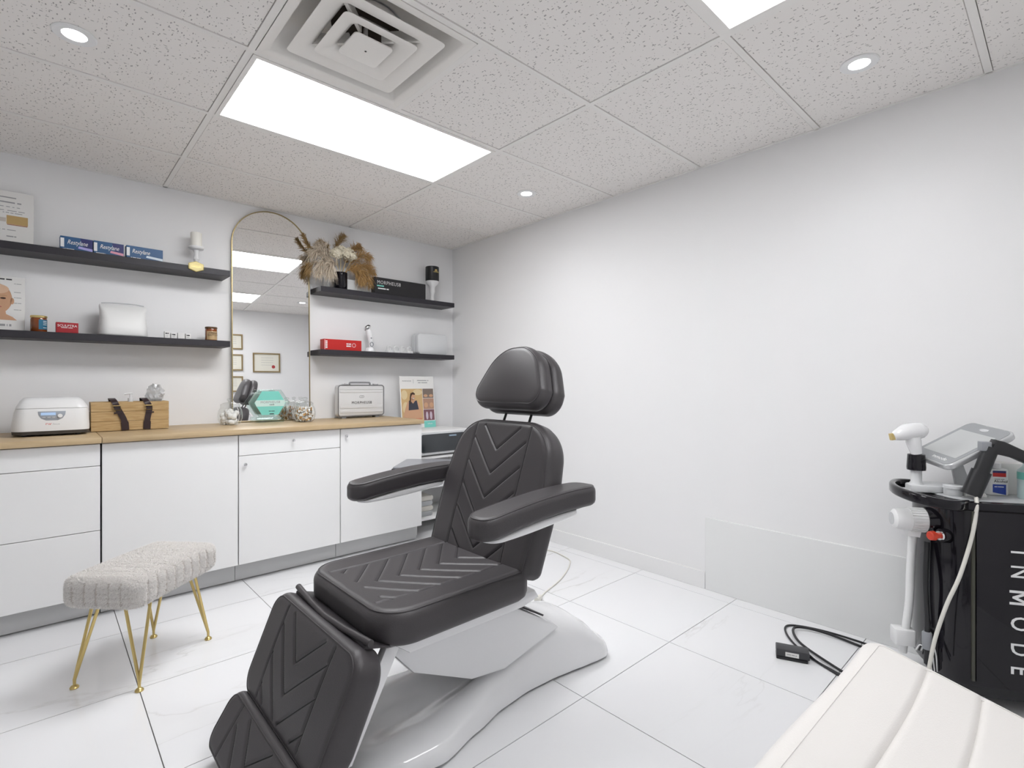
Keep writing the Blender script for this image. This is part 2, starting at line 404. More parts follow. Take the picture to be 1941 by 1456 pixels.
POTM = mat('pot_lens', (.97, .97, 1.0), .4, emit=POT_STRENGTH)
def pot(x, y, label):
    t = thing('pot_light', label, 'light', (x, y, H), group='round recessed pot lights')
    bm = bmesh.new(); lathe(bm, [(.036, .001), (.036, -.002), (.060, -.004), (.064, -.001), (.064, .0015)], 40, capb=False, capt=False); obj('trim_ring', bm, WHITEP, t)
    bm = bmesh.new(); lathe(bm, [(.0355, .0015), (.0355, -.0015), (.03, -.0025)], 32); obj('lens', bm, POTM, t)
    l = bpy.data.lights.new('pot_spot', 'SPOT'); l.energy = POT_WATTS; l.spot_size = 2.3; l.spot_blend = .8; l.shadow_soft_size = .035; l.color = (.93, .95, 1)
    lo = bpy.data.objects.new('bulb', l); COL.objects.link(lo); lo.parent = t; lo.location = (0, 0, -.012)
pot(-2.698, -1.463, 'round pot light in the ceiling tiles left of the rectangular light')
pot(-.466, -1.457, 'round pot light in the ceiling nearest the room corner')
pot(-.459, -3.292, 'round pot light in the ceiling above the black laser machine')
pot(-2.70, -3.29, 'round pot light in the ceiling behind the viewer')
pot(-3.9, -2.4, 'round pot light in the ceiling by the left wall')

# square air diffuser
t = thing('air_vent', 'white square louvred air vent in the ceiling above the rectangular light', 'vent', (-1.909, -2.0993, H))
def sqring(bm, prof, rc=.02):
    """prof: list of (half size, z, corner radius); a ring of rounded squares"""
    rings = []
    for hs, z, rr in prof: rings.append([bm.verts.new((x, y, z)) for x, y in rrect(-hs, hs, -hs, hs, rr, 5)])
    n = len(rings[0])
    for i in range(len(rings) - 1):
        for j in range(n): bm.faces.new((rings[i][j], rings[i][(j + 1) % n], rings[i + 1][(j + 1) % n], rings[i + 1][j]))
    return bm
VENT = mat('vent_enamel', (.86, .835, .80), .4)
obj('frame', sqring(bmesh.new(), [(.2905, .0015, .004), (.2905, -.003, .004), (.262, -.003, .008), (.255, .004, .012), (.235, .06, .03), (.20, .085, .06), (.13, .088, .12)]), VENT, t, recalc=False, smooth=50)
for s0, z0, s1, z1, fl_ in ((.212, -.003, .125, .05, .055), (.140, -.010, .075, .045, .042)):
    obj('louver', sqring(bmesh.new(), [(s1, z1 + .002, .03), (s0 - fl_, z0 + .014, .02), (s0 - .012, z0 + .005, .02), (s0, z0 + .002, .02), (s0, z0, .02), (s0 - .006, z0 - .001, .02), (s0 - fl_, z0 + .007, .02), (s0 - fl_ - .018, z0 + .022, .022), (s1, z1, .03), (s1, z1 + .002, .03)]), VENT, t, smooth=60)
bm = bmesh.new(); prism(bm, rrect(-.074, .074, -.074, .074, .016), -.017, -.011, 'xy', bev=.0015); obj('center_plate', bm, VENT, t)
obj('screw', lathe(bmesh.new(), [(.004, -.0165), (.004, -.018), (.002, -.0185)], 12), BLACKP, t)
obj('duct', lathe(bmesh.new(), [(.075, .07), (.125, .07), (.125, .086), (.075, .086)], 32, capb=False, capt=False), VENT, t)
obj('duct_hole', lathe(bmesh.new(), [(.12, .066), (.12, .069)], 32), mat('dark_duct', (.05, .035, .025), .9), t)
for a in range(4):
    obj('hanger', B(-.006, .006, .06, .2, .012, .05), VENT, t, rot=(0, 0, a * PI / 2 + PI / 4), smooth=0)
obj('stem', B(-.006, .006, -.006, .006, -.01, .066), VENT, t, smooth=0)

# ------------------------------------------------------------------ cabinets along the back wall
YD, ZB, ZT = -.60, .115, .868
def cabinet(x0, x1, label):
    t = thing('base_cabinet', label, 'cabinet', ((x0 + x1) / 2, -.3, 0), group='white base cabinets')
    h = (x1 - x0) / 2
    obj('body', B(-h + .001, h - .001, -.278, .298, ZB, ZT), mat('carcass', (.35, .35, .35), .6), t, smooth=0)
    obj('plinth', B(-h + .0005, h - .0005, -.225, -.209, .006, ZB - .004), mat('plinth_foil', (.62, .62, .62), .4), t, smooth=0)
    for sx in (-h + .06, h - .06):
        for yy in (-.18, .22): obj('foot', lathe(bmesh.new(), [(.022, 0), (.022, .01), (.014, .02), (.014, ZB)], 14, (sx, yy, 0)), BLACKP, t)
    return t, h
def front(t, name, x0, x1, z0, z1, knob=None):
    g = .0015
    o = obj(name, B(x0 + g, x1 - g, YD + .3, -.279, z0 + g, z1 - g, bev=.0012, seg=1), WHITE, t)
    if knob:
        k = obj('knob', lathe(bmesh.new(), [(.004, .0005), (.004, -.006), (.008, -.011), (.0105, -.017), (.009, -.021), (.003, -.0225)], 16, (knob[0], YD + .3, knob[1]), 'y'), CHROME, o)
    return o
t, h = cabinet(-3.37, -2.5685, 'white three drawer base cabinet at the left edge, behind the fur stool')
front(t, 'drawer', -h, h, .757, ZT - .002); front(t, 'drawer', -h, h, .438, .757); front(t, 'drawer', -h, h, ZB, .438)
t, h = cabinet(-2.564, -1.948, 'white base cabinet with one plain door without a knob')
front(t, 'door', -h, h, ZB, ZT - .002)
t, h = cabinet(-1.946, -1.338, 'white base cabinet with a knobbed drawer above a knobbed door')
front(t, 'drawer', -h, h, .745, ZT - .002, (0, .815)); front(t, 'door', -h, h, ZB, .745, (-h + .032, .695))
t, h = cabinet(-1.336, -.712, 'white base cabinet with one knobbed door at the end near the corner')
front(t, 'door', -h, h, ZB, ZT - .002, (-h + .034, .818))
obj_ = obj('worktop', B(-3.37, -2.566, -.628, -.002, .870, .90, bev=.003), OAK); tag(obj_, 'short oak laminate worktop under the white sterilizer at the left edge', 'worktop')
obj_ = obj('worktop', B(-2.5645, -.708, -.628, -.002, .870, .90, bev=.003), OAK); tag(obj_, 'long oak laminate worktop under the mirror and briefcase', 'worktop')

# floating shelves
def shelf(x0, x1, zt, label):
    tag(obj('wall_shelf', B(-(x1 - x0) / 2, (x1 - x0) / 2, -.2, -.001, -.038, 0, bev=.0015, seg=1), BLACKSH, None, ((x0 + x1) / 2, 0, zt)), label, 'shelf', 'black floating shelves')
ZUL, ZLL, ZUR, ZLR = 1.888, 1.437, 1.868, 1.412
shelf(-3.25, -1.892, ZUL, 'upper black floating shelf left of the arched mirror')
shelf(-3.25, -1.892, ZLL, 'lower black floating shelf left of the arched mirror')
shelf(-1.304, -.124, ZUR, 'upper black floating shelf right of the arched mirror')
shelf(-1.304, -.124, ZLR, 'lower black floating shelf right of the arched mirror')

# arched mirror leaning on the wall
t = thing('arched_mirror', 'tall arched mirror with thin brass frame standing on the worktop', 'mirror', (-1.585, -.052, .9008), rot=(-.0221, 0, -.0401))
Wm, Hm = .255, 1.474
def arch(w, h, n=40):
    return [(-w, 0)] + [(w, 0)] + [(w * math.cos(PI * k / n), h - w + w * math.sin(PI * k / n)) for k in range(n + 1)]
bm = bmesh.new(); prism(bm, arch(Wm - .004, Hm - .004)[:], -.002, .002, 'xz')
for v in bm.verts: v.co.z += .004 if v.co.z < .01 else 0
obj('glass', bm, MIRROR, t, smooth=0)
pts = [(-Wm, 0, .004), (Wm, 0, .004)] + [(Wm * math.cos(PI * k / 40), 0, Hm - Wm + Wm * math.sin(PI * k / 40)) for k in range(41)]
bm = bmesh.new(); n = len(pts)
rings = []
for i, p in enumerate(pts):
    a, b_ = Vector(pts[i - 1]), Vector(pts[(i + 1) % n]); pv = Vector(p)
    d1 = (pv - a).normalized() if (pv - a).length > 1e-6 else (b_ - pv).normalized(); d2 = (b_ - pv).normalized() if (b_ - pv).length > 1e-6 else d1
    nn = Vector(((d1 + d2).z, 0, -(d1 + d2).x)).normalized()
    rings.append([bm.verts.new(pv + nn * x + V(0, y, 0)) for x, y in ((.0025, -.007), (.0025, .012), (-.0035, .012), (-.0035, -.007))])
ringfaces(bm, rings, True)
obj('frame', bm, mat('antique_brass', (.36, .29, .15), .35, 1.), t, smooth=30)

# ------------------------------------------------------------------ small builders for shelf things
def carton(name, label, cat, x, y, z, w, h, d, m, rz=0., group=None, bev=.0012):
    t = thing(name, label, cat, (x, y, z), rz, group)
    b_ = obj('box', B(-w / 2, w / 2, -d / 2, d / 2, 0, h, bev=bev, seg=1), m, t)
    return t, -d / 2

# ---- upper left shelf
t = thing('paper_sign', 'white printed sign with a gold picture on the upper left shelf', 'sign', (-2.93, -.075, ZUL + .001), rot=(-.16, 0, 0))
obj('sheet', B(-.115, .115, -.003, .003, 0, .300, bev=.001, seg=1), PAPER, t)
obj('foot', B(-.115, .115, .003, .05, 0, .005), ACRYL, t, smooth=0)
decal(t, [R4(.010, .092, .118, .166)], -.003, BEIGE, 'gold_picture'); decal(t, [R4(-.07, .008, .128, .15)], -.003, mat('pale_print', (.6, .55, .5), .6), 'pale_picture')
decal(t, [R4(.012, .09, .113, .117)], -.003, mat('rust_print', (.35, .12, .05), .6), 'stripe')
smallprint(t, .0, -.003, .265, .12, .006, GREYINK, 3); smallprint(t, 0, -.003, .238, .15, .007, GREYINK, 5); smallprint(t, 0, -.003, .213, .16, .0035, GREYINK, 7)
smallprint(t, .035, -.003, .192, .10, .0035, GREYINK, 4); smallprint(t, .035, -.003, .18, .08, .0035, GREYINK, 4); smallprint(t, .0, -.003, .085, .12, .0035, GREYINK, 5); smallprint(t, .03, -.003, .05, .04, .006, GREYINK, 2)

def blue_box(x, label, w, stripe, half):
    t, yf = carton('blue_carton', label, 'box', x, -.125, ZUL + .0005, w, .077, .05, BLUE, .05, 'blue cartons on the upper left shelf')
    decal(t, [R4(-w / 2 + .001, -w / 2 + .016, .018, .066)], yf, WHITEINK, 'white_band')
    if half: decal(t, [[(w * .22, .02), (w / 2 - .0015, .02), (w / 2 - .0015, .075), (w * .1, .075)]], yf, NAVY, 'navy_area')
    decal(t, [[(.005, .019), (w / 2 - .0015, .010), (w / 2 - .0015, .024), (.008, .031)]], yf - .0005, stripe, 'stripe')
    text('Restylane', .034, WHITEINK, t, (.002 if half else -.02, yf - .001, .047), shear=.35, sx=.66)
    smallprint(t, -w * .24, yf, .010, .05, .003, WHITEINK, 3)
blue_box(-2.642, 'blue carton with a lilac stripe, leftmost of the three blue cartons', .138, mat('lilac', (.45, .42, .8), .5), True)
blue_box(-2.503, 'blue carton with a pink stripe, middle of the three blue cartons', .136, mat('pink', (.75, .35, .45), .5), True)
blue_box(-2.335, 'longer blue carton with a white stripe, nearest the candlestick', .178, mat('white_stripe', (.7, .78, .85), .5), False)

t = thing('candlestick', 'white turned candlestick on the upper left shelf', 'candlestick', (-2.062, -.10, ZUL + .0005))
obj('base', lathe(bmesh.new(), [(.036, 0), (.036, .008), (.026, .016), (.014, .024), (.013, .05), (.019, .062), (.014, .075), (.013, .10), (.018, .118), (.040, .126), (.044, .134), (.042, .142), (.036, .138)], 28), WHITEP, t)
t2 = thing('pillar_candle', 'ivory pillar candle standing in the white candlestick', 'candle', (-2.062, -.10, ZUL + .139))
obj('wax', lathe(bmesh.new(), [(.031, 0), (.032, .004), (.032, .088), (.029, .092), (.02, .089)], 28), WAX, t2); obj('wick', tube(bmesh.new(), [(0, 0, .088), (.001, 0, .1)], .0012, 6), INK, t2)
t = thing('gold_plaque', 'small gold hexagon plaque on the front of the upper left shelf', 'plaque', (-2.083, -.2045, 1.884))
hexp = [(.042, .0), (.040, .016), (0, .034), (-.040, .016), (-.042, -.014), (0, -.034), (.040, -.016)]
hexp = [(.041, .017), (0, .033), (-.041, .017), (-.041, -.017), (0, -.033), (.041, -.017)]
obj('plate', prism(bmesh.new(), hexp, -.002, .003, 'xz', bev=.001), mat('pale_gold', (.42, .34, .13), .4, .5), t)
obj('rim', prism(bmesh.new(), [(x * .88, z * .88) for x, z in hexp], -.0032, -.002, 'xz'), mat('pale_gold2', (.55, .47, .22), .45, .3), t, smooth=0)
text('GOLD', .020, BRASS, t, (0, -.0034, 0))

# ---- lower left shelf
t = thing('face_poster', 'counter card printed with a bald face on the lower left shelf', 'poster', (-2.955, -.085, ZLL + .001), rot=(-.2, 0, 0))
obj('card', B(-.105, .105, -.002, .002, 0, .300, bev=.001, seg=1), PAPER, t); obj('foot', B(-.1, .1, .002, .055, 0, .004), ACRYL, t, smooth=0)
decal(t, [[(-.06, .06), (.075, .06), (.058, .078), (.034, .092), (.03, .12), (-.03, .12), (-.034, .092), (-.06, .075)]], -.002, SKIN, 'neck')
decal(t, [ell(0, .175, .056, .082, 28), ell(.056, .165, .008, .018)], -.0025, SKIN, 'head')
decal(t, [ell(0, .228, .044, .026), ], -.0031, mat('print_light_skin', (.74, .5, .34), .6), 'forehead')
decal(t, [ell(-.022, .178, .011, .005), ell(.022, .178, .011, .005)], -.0031, HAIR, 'eyes'); decal(t, [R4(-.036, -.010, .190, .194), R4(.010, .036, .190, .194)], -.0031, SKIN2, 'eyebrows')
decal(t, [[(-.007, .15), (.007, .15), (.003, .185), (-.003, .185)]], -.0031, SKIN2, 'nose'); decal(t, [ell(0, .130, .017, .005)], -.0031, mat('print_lip', (.42, .14, .11), .6), 'mouth')
smallprint(t, .015, -.002, .284, .09, .007, INK, 3); smallprint(t, .01, -.002, .032, .10, .012, GREYINK, 5)
for k, z in enumerate((.262, .215, .185, .155, .118)): smallprint(t, .078, -.002, z, .03, .003, GREYINK, 2)

def amber_jar(x, label, r, h, lidh, lab, lidm):
    t = thing('amber_jar', label, 'jar', (x, -.12, ZLL + .0005), group='amber jars on the lower left shelf')
    obj('jar', lathe(bmesh.new(), [(r * .92, 0), (r, .004), (r, h - .008), (r * .93, h)], 28), AMBER, t)
    obj('lid', lathe(bmesh.new(), [(r * 1.0, h), (r * 1.02, h + .002), (r * 1.02, h + lidh), (r * .97, h + lidh + .002)], 28), lidm, t)
    bm = bmesh.new(); a0, a1 = lab[0], lab[1]; n = 14; q = []
    for k in range(n + 1):
        a = a0 + (a1 - a0) * k / n; q.append([bm.verts.new((math.sin(a) * rr, -math.cos(a) * rr, z)) for rr, z in ((r + .0006, lab[2]), (r + .0006, lab[3]))])
    for k in range(n): bm.faces.new((q[k][0], q[k + 1][0], q[k + 1][1], q[k][1]))
    obj('paper_label', bm, lab[4], t)
    return t
t = amber_jar(-2.795, 'amber jar with gold lid and blue label beside the face card', .034, .076, .010, (.0, 1.3, .014, .066, mat('blue_label', (.02, .16, .27), .5)), GOLD)
lp = obj('label_print', B(-.009, .009, -.0006, 0, 0, .003), WHITEINK, t, (.024, -.0262, .056), (0, 0, .74), smooth=0)
for z in (.047, .038, .022):
    q = lp.copy(); COL.objects.link(q); q.location = (.024, -.0262, z)
t = amber_jar(-1.983, 'amber jar with brown lid and kraft label beside the mirror', .034, .076, .010, (-1.0, 1.0, .006, .060, mat('kraft_label', (.52, .36, .19), .6)), mat('brown_lid', (.10, .05, .02), .4))
text('LAVENDER', .013, HAIR, t, (0, -.036, .048), sx=.85); text('BEAUTY CO', .012, HAIR, t, (0, -.036, .035), sx=.85)

t, yf = carton('red_carton', 'small red carton with white lettering on the lower left shelf', 'box', -2.682, -.15, ZLL + .0005, .092, .056, .05, DRED, .03)
text('SCULPTRA', .017, WHITEINK, t, (0, yf - .0008, .038)); smallprint(t, 0, yf, .028, .05, .003, WHITEINK, 2)

t = thing('toiletry_bag', 'white zipped toiletry bag on the lower left shelf', 'bag', (-2.433, -.10, ZLL + .0005), .04)
bm = bmesh.new()
st = [(0, .112, .070), (.01, .116, .074), (.05, .112, .070), (.10, .108, .056), (.15, .108, .036), (.175, .112, .020), (.186, .110, .006), (.190, .108, .0025)]
rings = []
for z, hx, hy in st:
    rings.append([bm.verts.new((x * (1 + .012 * math.sin(9 * z * 10 + x * 40)), y, z + (.006 * math.cos(x * 22) - .004 if z > .14 else 0))) for x, y in rrect(-hx, hx, -hy, hy, min(hx, hy) * .7, 8)])
ringfaces(bm, rings); o = obj('pouch', bm, mat('white_vinyl', (.78, .78, .77), .42, bump=.3, bscale=25), t, smooth=80)
obj('zipper', tube(bmesh.new(), bez([(-.1, 0, .187), (-.05, 0, .192), (.05, 0, .193), (.1, 0, .187)], 5), .0035, 8), LIGHTGREY, t)
obj('zip_pull', B(.004, .03, -.006, -.003, .168, .176, bev=.001, seg=1), LIGHTGREY, t)

for k, (dx, w, h, m) in enumerate([(-2.222, .026, .044, 1), (-2.188, .028, .036, 1), (-2.148, .036, .040, 0), (-2.112, .026, .036, 1)]):
    lab = ['tiny white vial box with dark print, left end of the row of four', 'tiny white vial box with dark print, second of the row of four', 'plain white vial box, third of the row of four', 'tiny white vial box nearest the brown lidded amber jar'][k]
    t, yf = carton('vial_box', lab, 'box', dx, -.12, ZLL + .0005, w, h, .03, PAPER, 0, 'small white vial boxes')
    if m: smallprint(t, 0, yf, h * .72, w * .7, .007, INK, 2); smallprint(t, 0, yf, h * .35, w * .6, .003, GREYINK, 2)

# ---- upper right shelf
t = thing('black_vase', 'glossy black cylindrical vase on the upper right shelf', 'vase', (-1.112, -.10, ZUR + .0005))
obj('body', lathe(bmesh.new(), [(.046, 0), (.049, .004), (.049, .135), (.046, .137), (.044, .135), (.044, .02), (0.001, .018)], 36, capt=False), BLACKG, t)
bq = thing('dried_bouquet', 'bouquet of dried pampas plumes and cream flowers in the black vase', 'bouquet', (-1.112, -.10, ZUR + .03))
def plume(pts, n, ln, spread, m, droop=.3, width=.0022, name='plume', start=.25):
    c = bez(pts, 12); bm = bmesh.new(); tube(bm, c, .0016, 5)
    for k in range(n):
        t_ = start + (1 - start) * random.random() ** .9; i = min(len(c) - 2, int(t_ * (len(c) - 1))); p = c[i].lerp(c[i + 1], random.random())
        ax = (c[i + 1] - c[i]).normalized(); rv = Vector((random.gauss(0, 1), random.gauss(0, 1), random.gauss(0, 1))); rv -= ax * rv.dot(ax); rv.normalize()
        f = math.sin(PI * min(1, .12 + .85 * (t_ - start) / (1 - start))) ** .6
        L = ln * f * random.uniform(.5, 1.1); d = (ax * random.uniform(.5, 1.2) + rv * spread * random.uniform(.3, 1)).normalized()
        p1 = p + d * L * .55; p2 = p + d * L + V(0, 0, -droop * L * random.uniform(.3, 1.2)) ; sd = d.cross(Vector((random.gauss(0, 1), random.gauss(0, 1), random.gauss(0, 1)))).normalized() * width
        a = [bm.verts.new(q) for q in (p - sd * .4, p + sd * .4, p1 + sd, p1 - sd, p2)]
        bm.faces.new((a[0], a[1], a[2], a[3])); bm.faces.new((a[3], a[2], a[4]))
    obj(name, bm, m, bq, smooth=0, recalc=False)
# brown plumes to the right, drooping
for e in [((.02, -.01, .09), (.09, -.01, .20), (.17, -.02, .27), (.235, -.02, .25)), ((.02, .02, .09), (.10, .0, .17), (.20, -.01, .19), (.27, -.02, .13)), ((.02, -.02, .09), (.07, -.03, .15), (.16, -.04, .13), (.215, -.05, .02)), ((.02, 0, .09), (.05, -.04, .13), (.11, -.06, .12), (.15, -.07, .03)), ((.01, .02, .09), (.06, .03, .22), (.12, .03, .31), (.165, .02, .345))]:
    plume(e, 380, .095, 1.5, PAMPAS, .6, .0017)
for e in [((.0, .02, .09), (-.02, .04, .24), (-.01, .03, .34), (.03, .02, .40)), ((-.01, .03, .09), (-.06, .04, .22), (-.10, .03, .29), (-.16, .02, .31))]:
    plume(e, 260, .08, 1.1, PAMPAS2, .2, .0017, start=.45)
plume(((-.03, .02, .09), (-.14, .02, .20), (-.235, .01, .27), (-.285, .0, .345)), 260, .06, .6, PAMPAS2, .2, start=.5)
plume(((-.02, .03, .09), (-.14, .02, .16), (-.22, .01, .14), (-.25, .0, .06)), 260, .07, .8, PAMPAS2, .4, start=.4)
for e in [((-.02, -.01, .09), (-.10, -.02, .19), (-.17, -.03, .23), (-.235, -.03, .21)), ((-.02, -.02, .09), (-.08, -.03, .15), (-.16, -.05, .15), (-.20, -.06, .05)), ((-.02, -.03, .09), (-.06, -.05, .15), (-.10, -.07, .14), (-.125, -.08, .05)), ((-.02, 0, .09), (-.08, 0, .2), (-.13, -.01, .27), (-.19, -.02, .285))]:
    plume(e, 300, .105, 1.2, CREAMPL, .6, .002)
def flowerhead(c, r, n, label=None):
    bm = bmesh.new(); c = Vector(c)
    for k in range(n):
        d = Vector((random.gauss(0, 1), random.gauss(0, 1), random.gauss(0, 1))).normalized(); d.z *= .75; p = c + d * r * random.uniform(.8, 1.05)
        a = d.orthogonal().normalized(); b_ = d.cross(a).normalized(); s = r * .20; ro = random.random() * PI
        cv = bm.verts.new(p)
        for q in range(4):
            an = ro + q * PI / 2; u = a * math.cos(an) + b_ * math.sin(an); v2 = a * math.cos(an + .6) + b_ * math.sin(an + .6); v0 = a * math.cos(an - .6) + b_ * math.sin(an - .6)
            bm.faces.new((cv, bm.verts.new(p + v0 * s * .7 + d * s * .1), bm.verts.new(p + u * s + d * s * .35), bm.verts.new(p + v2 * s * .7 + d * s * .1)))
    lathe(bm, [(.001, -r * .6), (r * .6, -r * .4), (r * .75, 0), (r * .6, r * .4), (.001, r * .6)], 14, c, capb=False, capt=False)
    obj('flower_head', bm, PETAL, bq, smooth=0, recalc=False)
for c, r in (((-.055, -.05, .235), .052), ((.025, -.055, .245), .055), ((-.015, -.035, .262), .05), ((.07, -.04, .232), .042)): 
    flowerhead(c, r, 90); obj('stem', tube(bmesh.new(), bez([(c[0] * .2, 0, .02), (c[0] * .35, -.01, .1), (c[0], c[1], c[2] - r * .5)], 6), .0022, 6), mat('dry_stem', (.62, .48, .26), .8), bq)

t, yf = carton('white_block', 'plain white box half hidden behind the black vase plumes', 'box', -.955, -.062, ZUR + .0005, .20, .098, .06, WHITEP, 0)
t, yf = carton('black_carton', 'long black box with white lettering on the upper right shelf', 'box', -.62, -.10, ZUR + .0005, .475, .138, .09, mat('black_card', (.018, .017, .019), .45), 0, bev=.004)
text('MORPHEUS8', .040, mat('silver_ink', (.62, .62, .62), .4), t, (-.215, yf - .0008, .098), align='LEFT', space=1.15, sx=.85)
decal(t, [R4(-.215, -.155, .066, .076)], yf, TEAL, 'teal_bar'); smallprint(t, -.16, yf, .05, .11, .009, WHITEINK, 3)
t = thing('candlestick', 'white goblet shaped candlestick on the upper right shelf', 'candlestick', (-.288, -.10, ZUR + .0005))
obj('base', lathe(bmesh.new(), [(.048, 0), (.048, .006), (.022, .016), (.015, .04), (.017, .07), (.026, .095), (.022, .115), (.028, .14), (.052, .165), (.055, .182), (.05, .184)], 30), WHITEP, t)
t = thing('black_candle', 'black jar candle with gold print standing on the white goblet candlestick', 'candle', (-.288, -.10, ZUR + .1855))
obj('jar', lathe(bmesh.new(), [(.056, 0), (.058, .003), (.058, .118), (.055, .121), (.052, .118), (.052, .10)], 32), mat('black_matte', (.012, .012, .013), .35), t)
decal(t, [ell(0, .085, .012, .009), R4(-.028, .028, .066, .07), R4(-.02, .02, .073, .077)], -.0575, GOLD, 'gold_mark', .0022); None

# ---- lower right shelf
t, yf = carton('red_carton', 'long bright red carton on the lower right shelf', 'box', -1.108, -.10, ZLR + .0005, .295, .082, .07, RED, 0)
decal(t, [R4(-.135, -.121, .014 + k * .012, .022 + k * .012) for k in range(5)], yf, WHITEINK, 'side_print'); smallprint(t, .045, yf, .052, .04, .009, WHITEINK, 2); smallprint(t, .045, yf, .036, .04, .009, WHITEINK, 2)
bm = bmesh.new(); tube(bm, [(.085 + .014 * math.cos(a), yf - .0008, .044 + .014 * math.sin(a)) for a in [2 * PI * k / 20 for k in range(20)]], .0015, 6, True); obj('ring_mark', bm, WHITEINK, t)
decal(t, [R4(-.1425, -.139, .006, .076)], yf, WHITEINK, 'white_line')
t = thing('handheld_device', 'white handheld skin device standing on its dock on the lower right shelf', 'device', (-.872, -.10, ZLR + .0005))
obj('dock', lathe(bmesh.new(), [(.040, 0), (.040, .010), (.034, .028), (.024, .036)], 28), WHITEG, t)
obj('body', tube(bmesh.new(), [(.008, 0, .034), (.006, 0, .07), (.0, 0, .115), (-.010, 0, .16), (-.016, 0, .18)], lambda i: (.016, .018, .021, .024, .020)[i], 18), WHITEG, t)
bm = bmesh.new(); lathe(bm, [(.030, 0), (.031, .006), (.026, .016), (.006, .020)], 22, (0, 0, 0)); o = obj('head', bm, CHROME, t, (-.02, -.004, .186), (-.5, -.5, 0))
obj('ring', tube(bmesh.new(), [(.006 + .013 * math.cos(a), -.019, .062 + .016 * math.sin(a)) for a in [2 * PI * k / 16 for k in range(16)]], .003, 6, True), GREYP, t)
obj('button', lathe(bmesh.new(), [(.006, -.0215), (.006, -.0245)], 12, (0, 0, .11), 'y'), GREYP, t)
for k in range(4):
    x = -.712 + k * .062
    t = thing('plastic_clip', ['white plastic clip at the left end of the row on the lower right shelf', 'white plastic clip, second in the row on the lower right shelf', 'white plastic clip, third in the row on the lower right shelf', 'white plastic clip nearest the rounded white case'][k], 'clip', (x, -.12, ZLR + .0005), .3, 'white plastic clips')
    obj('base', prism(bmesh.new(), rrect(-.028, .028, -.02, .02, .008), 0, .022, 'xy', bev=.003), WHITEP, t)
    bm = bmesh.new(); tube(bm, bez([(-.02, 0, .022), (-.022, 0, .045), (-.004, 0, .055), (.016, 0, .048), (.020, 0, .022)], 6), .006, 8); obj('hook', bm, WHITEP, t)
    obj('post', tube(bmesh.new(), [(.006, -.016, .02), (.006, -.018, .045)], .003, 8), LIGHTGREY, t)
t = thing('rounded_case', 'pale grey case with rounded corners at the right end of the lower shelf', 'case', (-.31, -.095, ZLR + .0005))
obj('case_half', prism(bmesh.new(), rrect(-.15, .15, 0, .178, .028), -.055, .0, 'xz', bev=.012), mat('pale_case', (.66, .67, .68), .35), t)
obj('case_half', prism(bmesh.new(), rrect(-.15, .15, 0, .178, .028), .002, .055, 'xz', bev=.012), mat('pale_case', (.66, .67, .68), .35), t)

# ------------------------------------------------------------------ things on the worktop
ZC = .9005
t = thing('sterilizer', 'white rounded sterilizer with a grey control panel on the worktop', 'sterilizer', (-2.745, -.27, ZC), .0)
def lofted(bm, st, n=8):
    rings = []
    for z, x0, x1, y0, y1, r in st: rings.append([bm.verts.new((x, y, z)) for x, y in rrect(x0, x1, y0, y1, r, n)])
    ringfaces(bm, rings); return bm
obj('base', lofted(bmesh.new(), [(.008, -.14, .138, -.11, .12, .05), (.010, -.147, .145, -.118, .125, .055), (.026, -.149, .147, -.12, .127, .055)]), mat('dark_base', (.06, .055, .05), .4), t)
obj('body', lofted(bmesh.new(), [(.0265, -.150, .148, -.122, .13, .055), (.05, -.150, .148, -.122, .13, .055), (.12, -.140, .144, -.112, .125, .05), (.138, -.134, .142, -.106, .122, .045)]), WHITEP, t)
obj('lid', lofted(bmesh.new(), [(.1395, -.135, .1425, -.107, .122, .045), (.150, -.132, .139, -.104, .12, .045), (.178, -.118, .122, -.088, .11, .04), (.190, -.108, .110, -.074, .10, .035), (.193, -.09, .09, -.06, .085, .03)]), WHITEP, t)
for sx in (-.1, .1): obj('foot', lathe(bmesh.new(), [(.012, 0), (.012, .009)], 12, (sx, -.07, 0)), BLACKP, t)
for sx in (-.1, .1): obj('foot', lathe(bmesh.new(), [(.012, 0), (.012, .009)], 12, (sx, .08, 0)), BLACKP, t)
cp = obj('control_panel', prism(bmesh.new(), [(-.052, .046), (.052, .046), (.050, .028), (.040, .010), (.022, .0), (-.022, .0), (-.040, .010), (-.050, .028)], -.004, .003, 'xz', bev=.001), mat('panel_grey', (.36, .39, .44), .35), t, (.0, -.1148, .078), (-.10, 0, 0))
obj('screen', B(-.042, .014, -.0052, -.0035, .026, .040, bev=.0005, seg=1), mat('lcd', (.40, .56, .80), .2, emit=.25), cp)
obj('dial', lathe(bmesh.new(), [(.010, -.0035), (.010, -.010), (.008, -.012)], 20, (.030, 0, .022), 'y'), WHITEP, cp)
for k in range(3): obj('button', B(-.036 + k * .018, -.024 + k * .018, -.0058, -.0035, .013, .018, bev=.0008, seg=1), LIGHTGREY, cp)
text('DK', .018, mat('red_ink', (.6, .03, .02), .5), t, (-.012, -.1205, .058), rot=(PI / 2 - .1, 0, 0)); text('/nvs', .018, GREYINK, t, (.016, -.1205, .058), rot=(PI / 2 - .1, 0, 0))

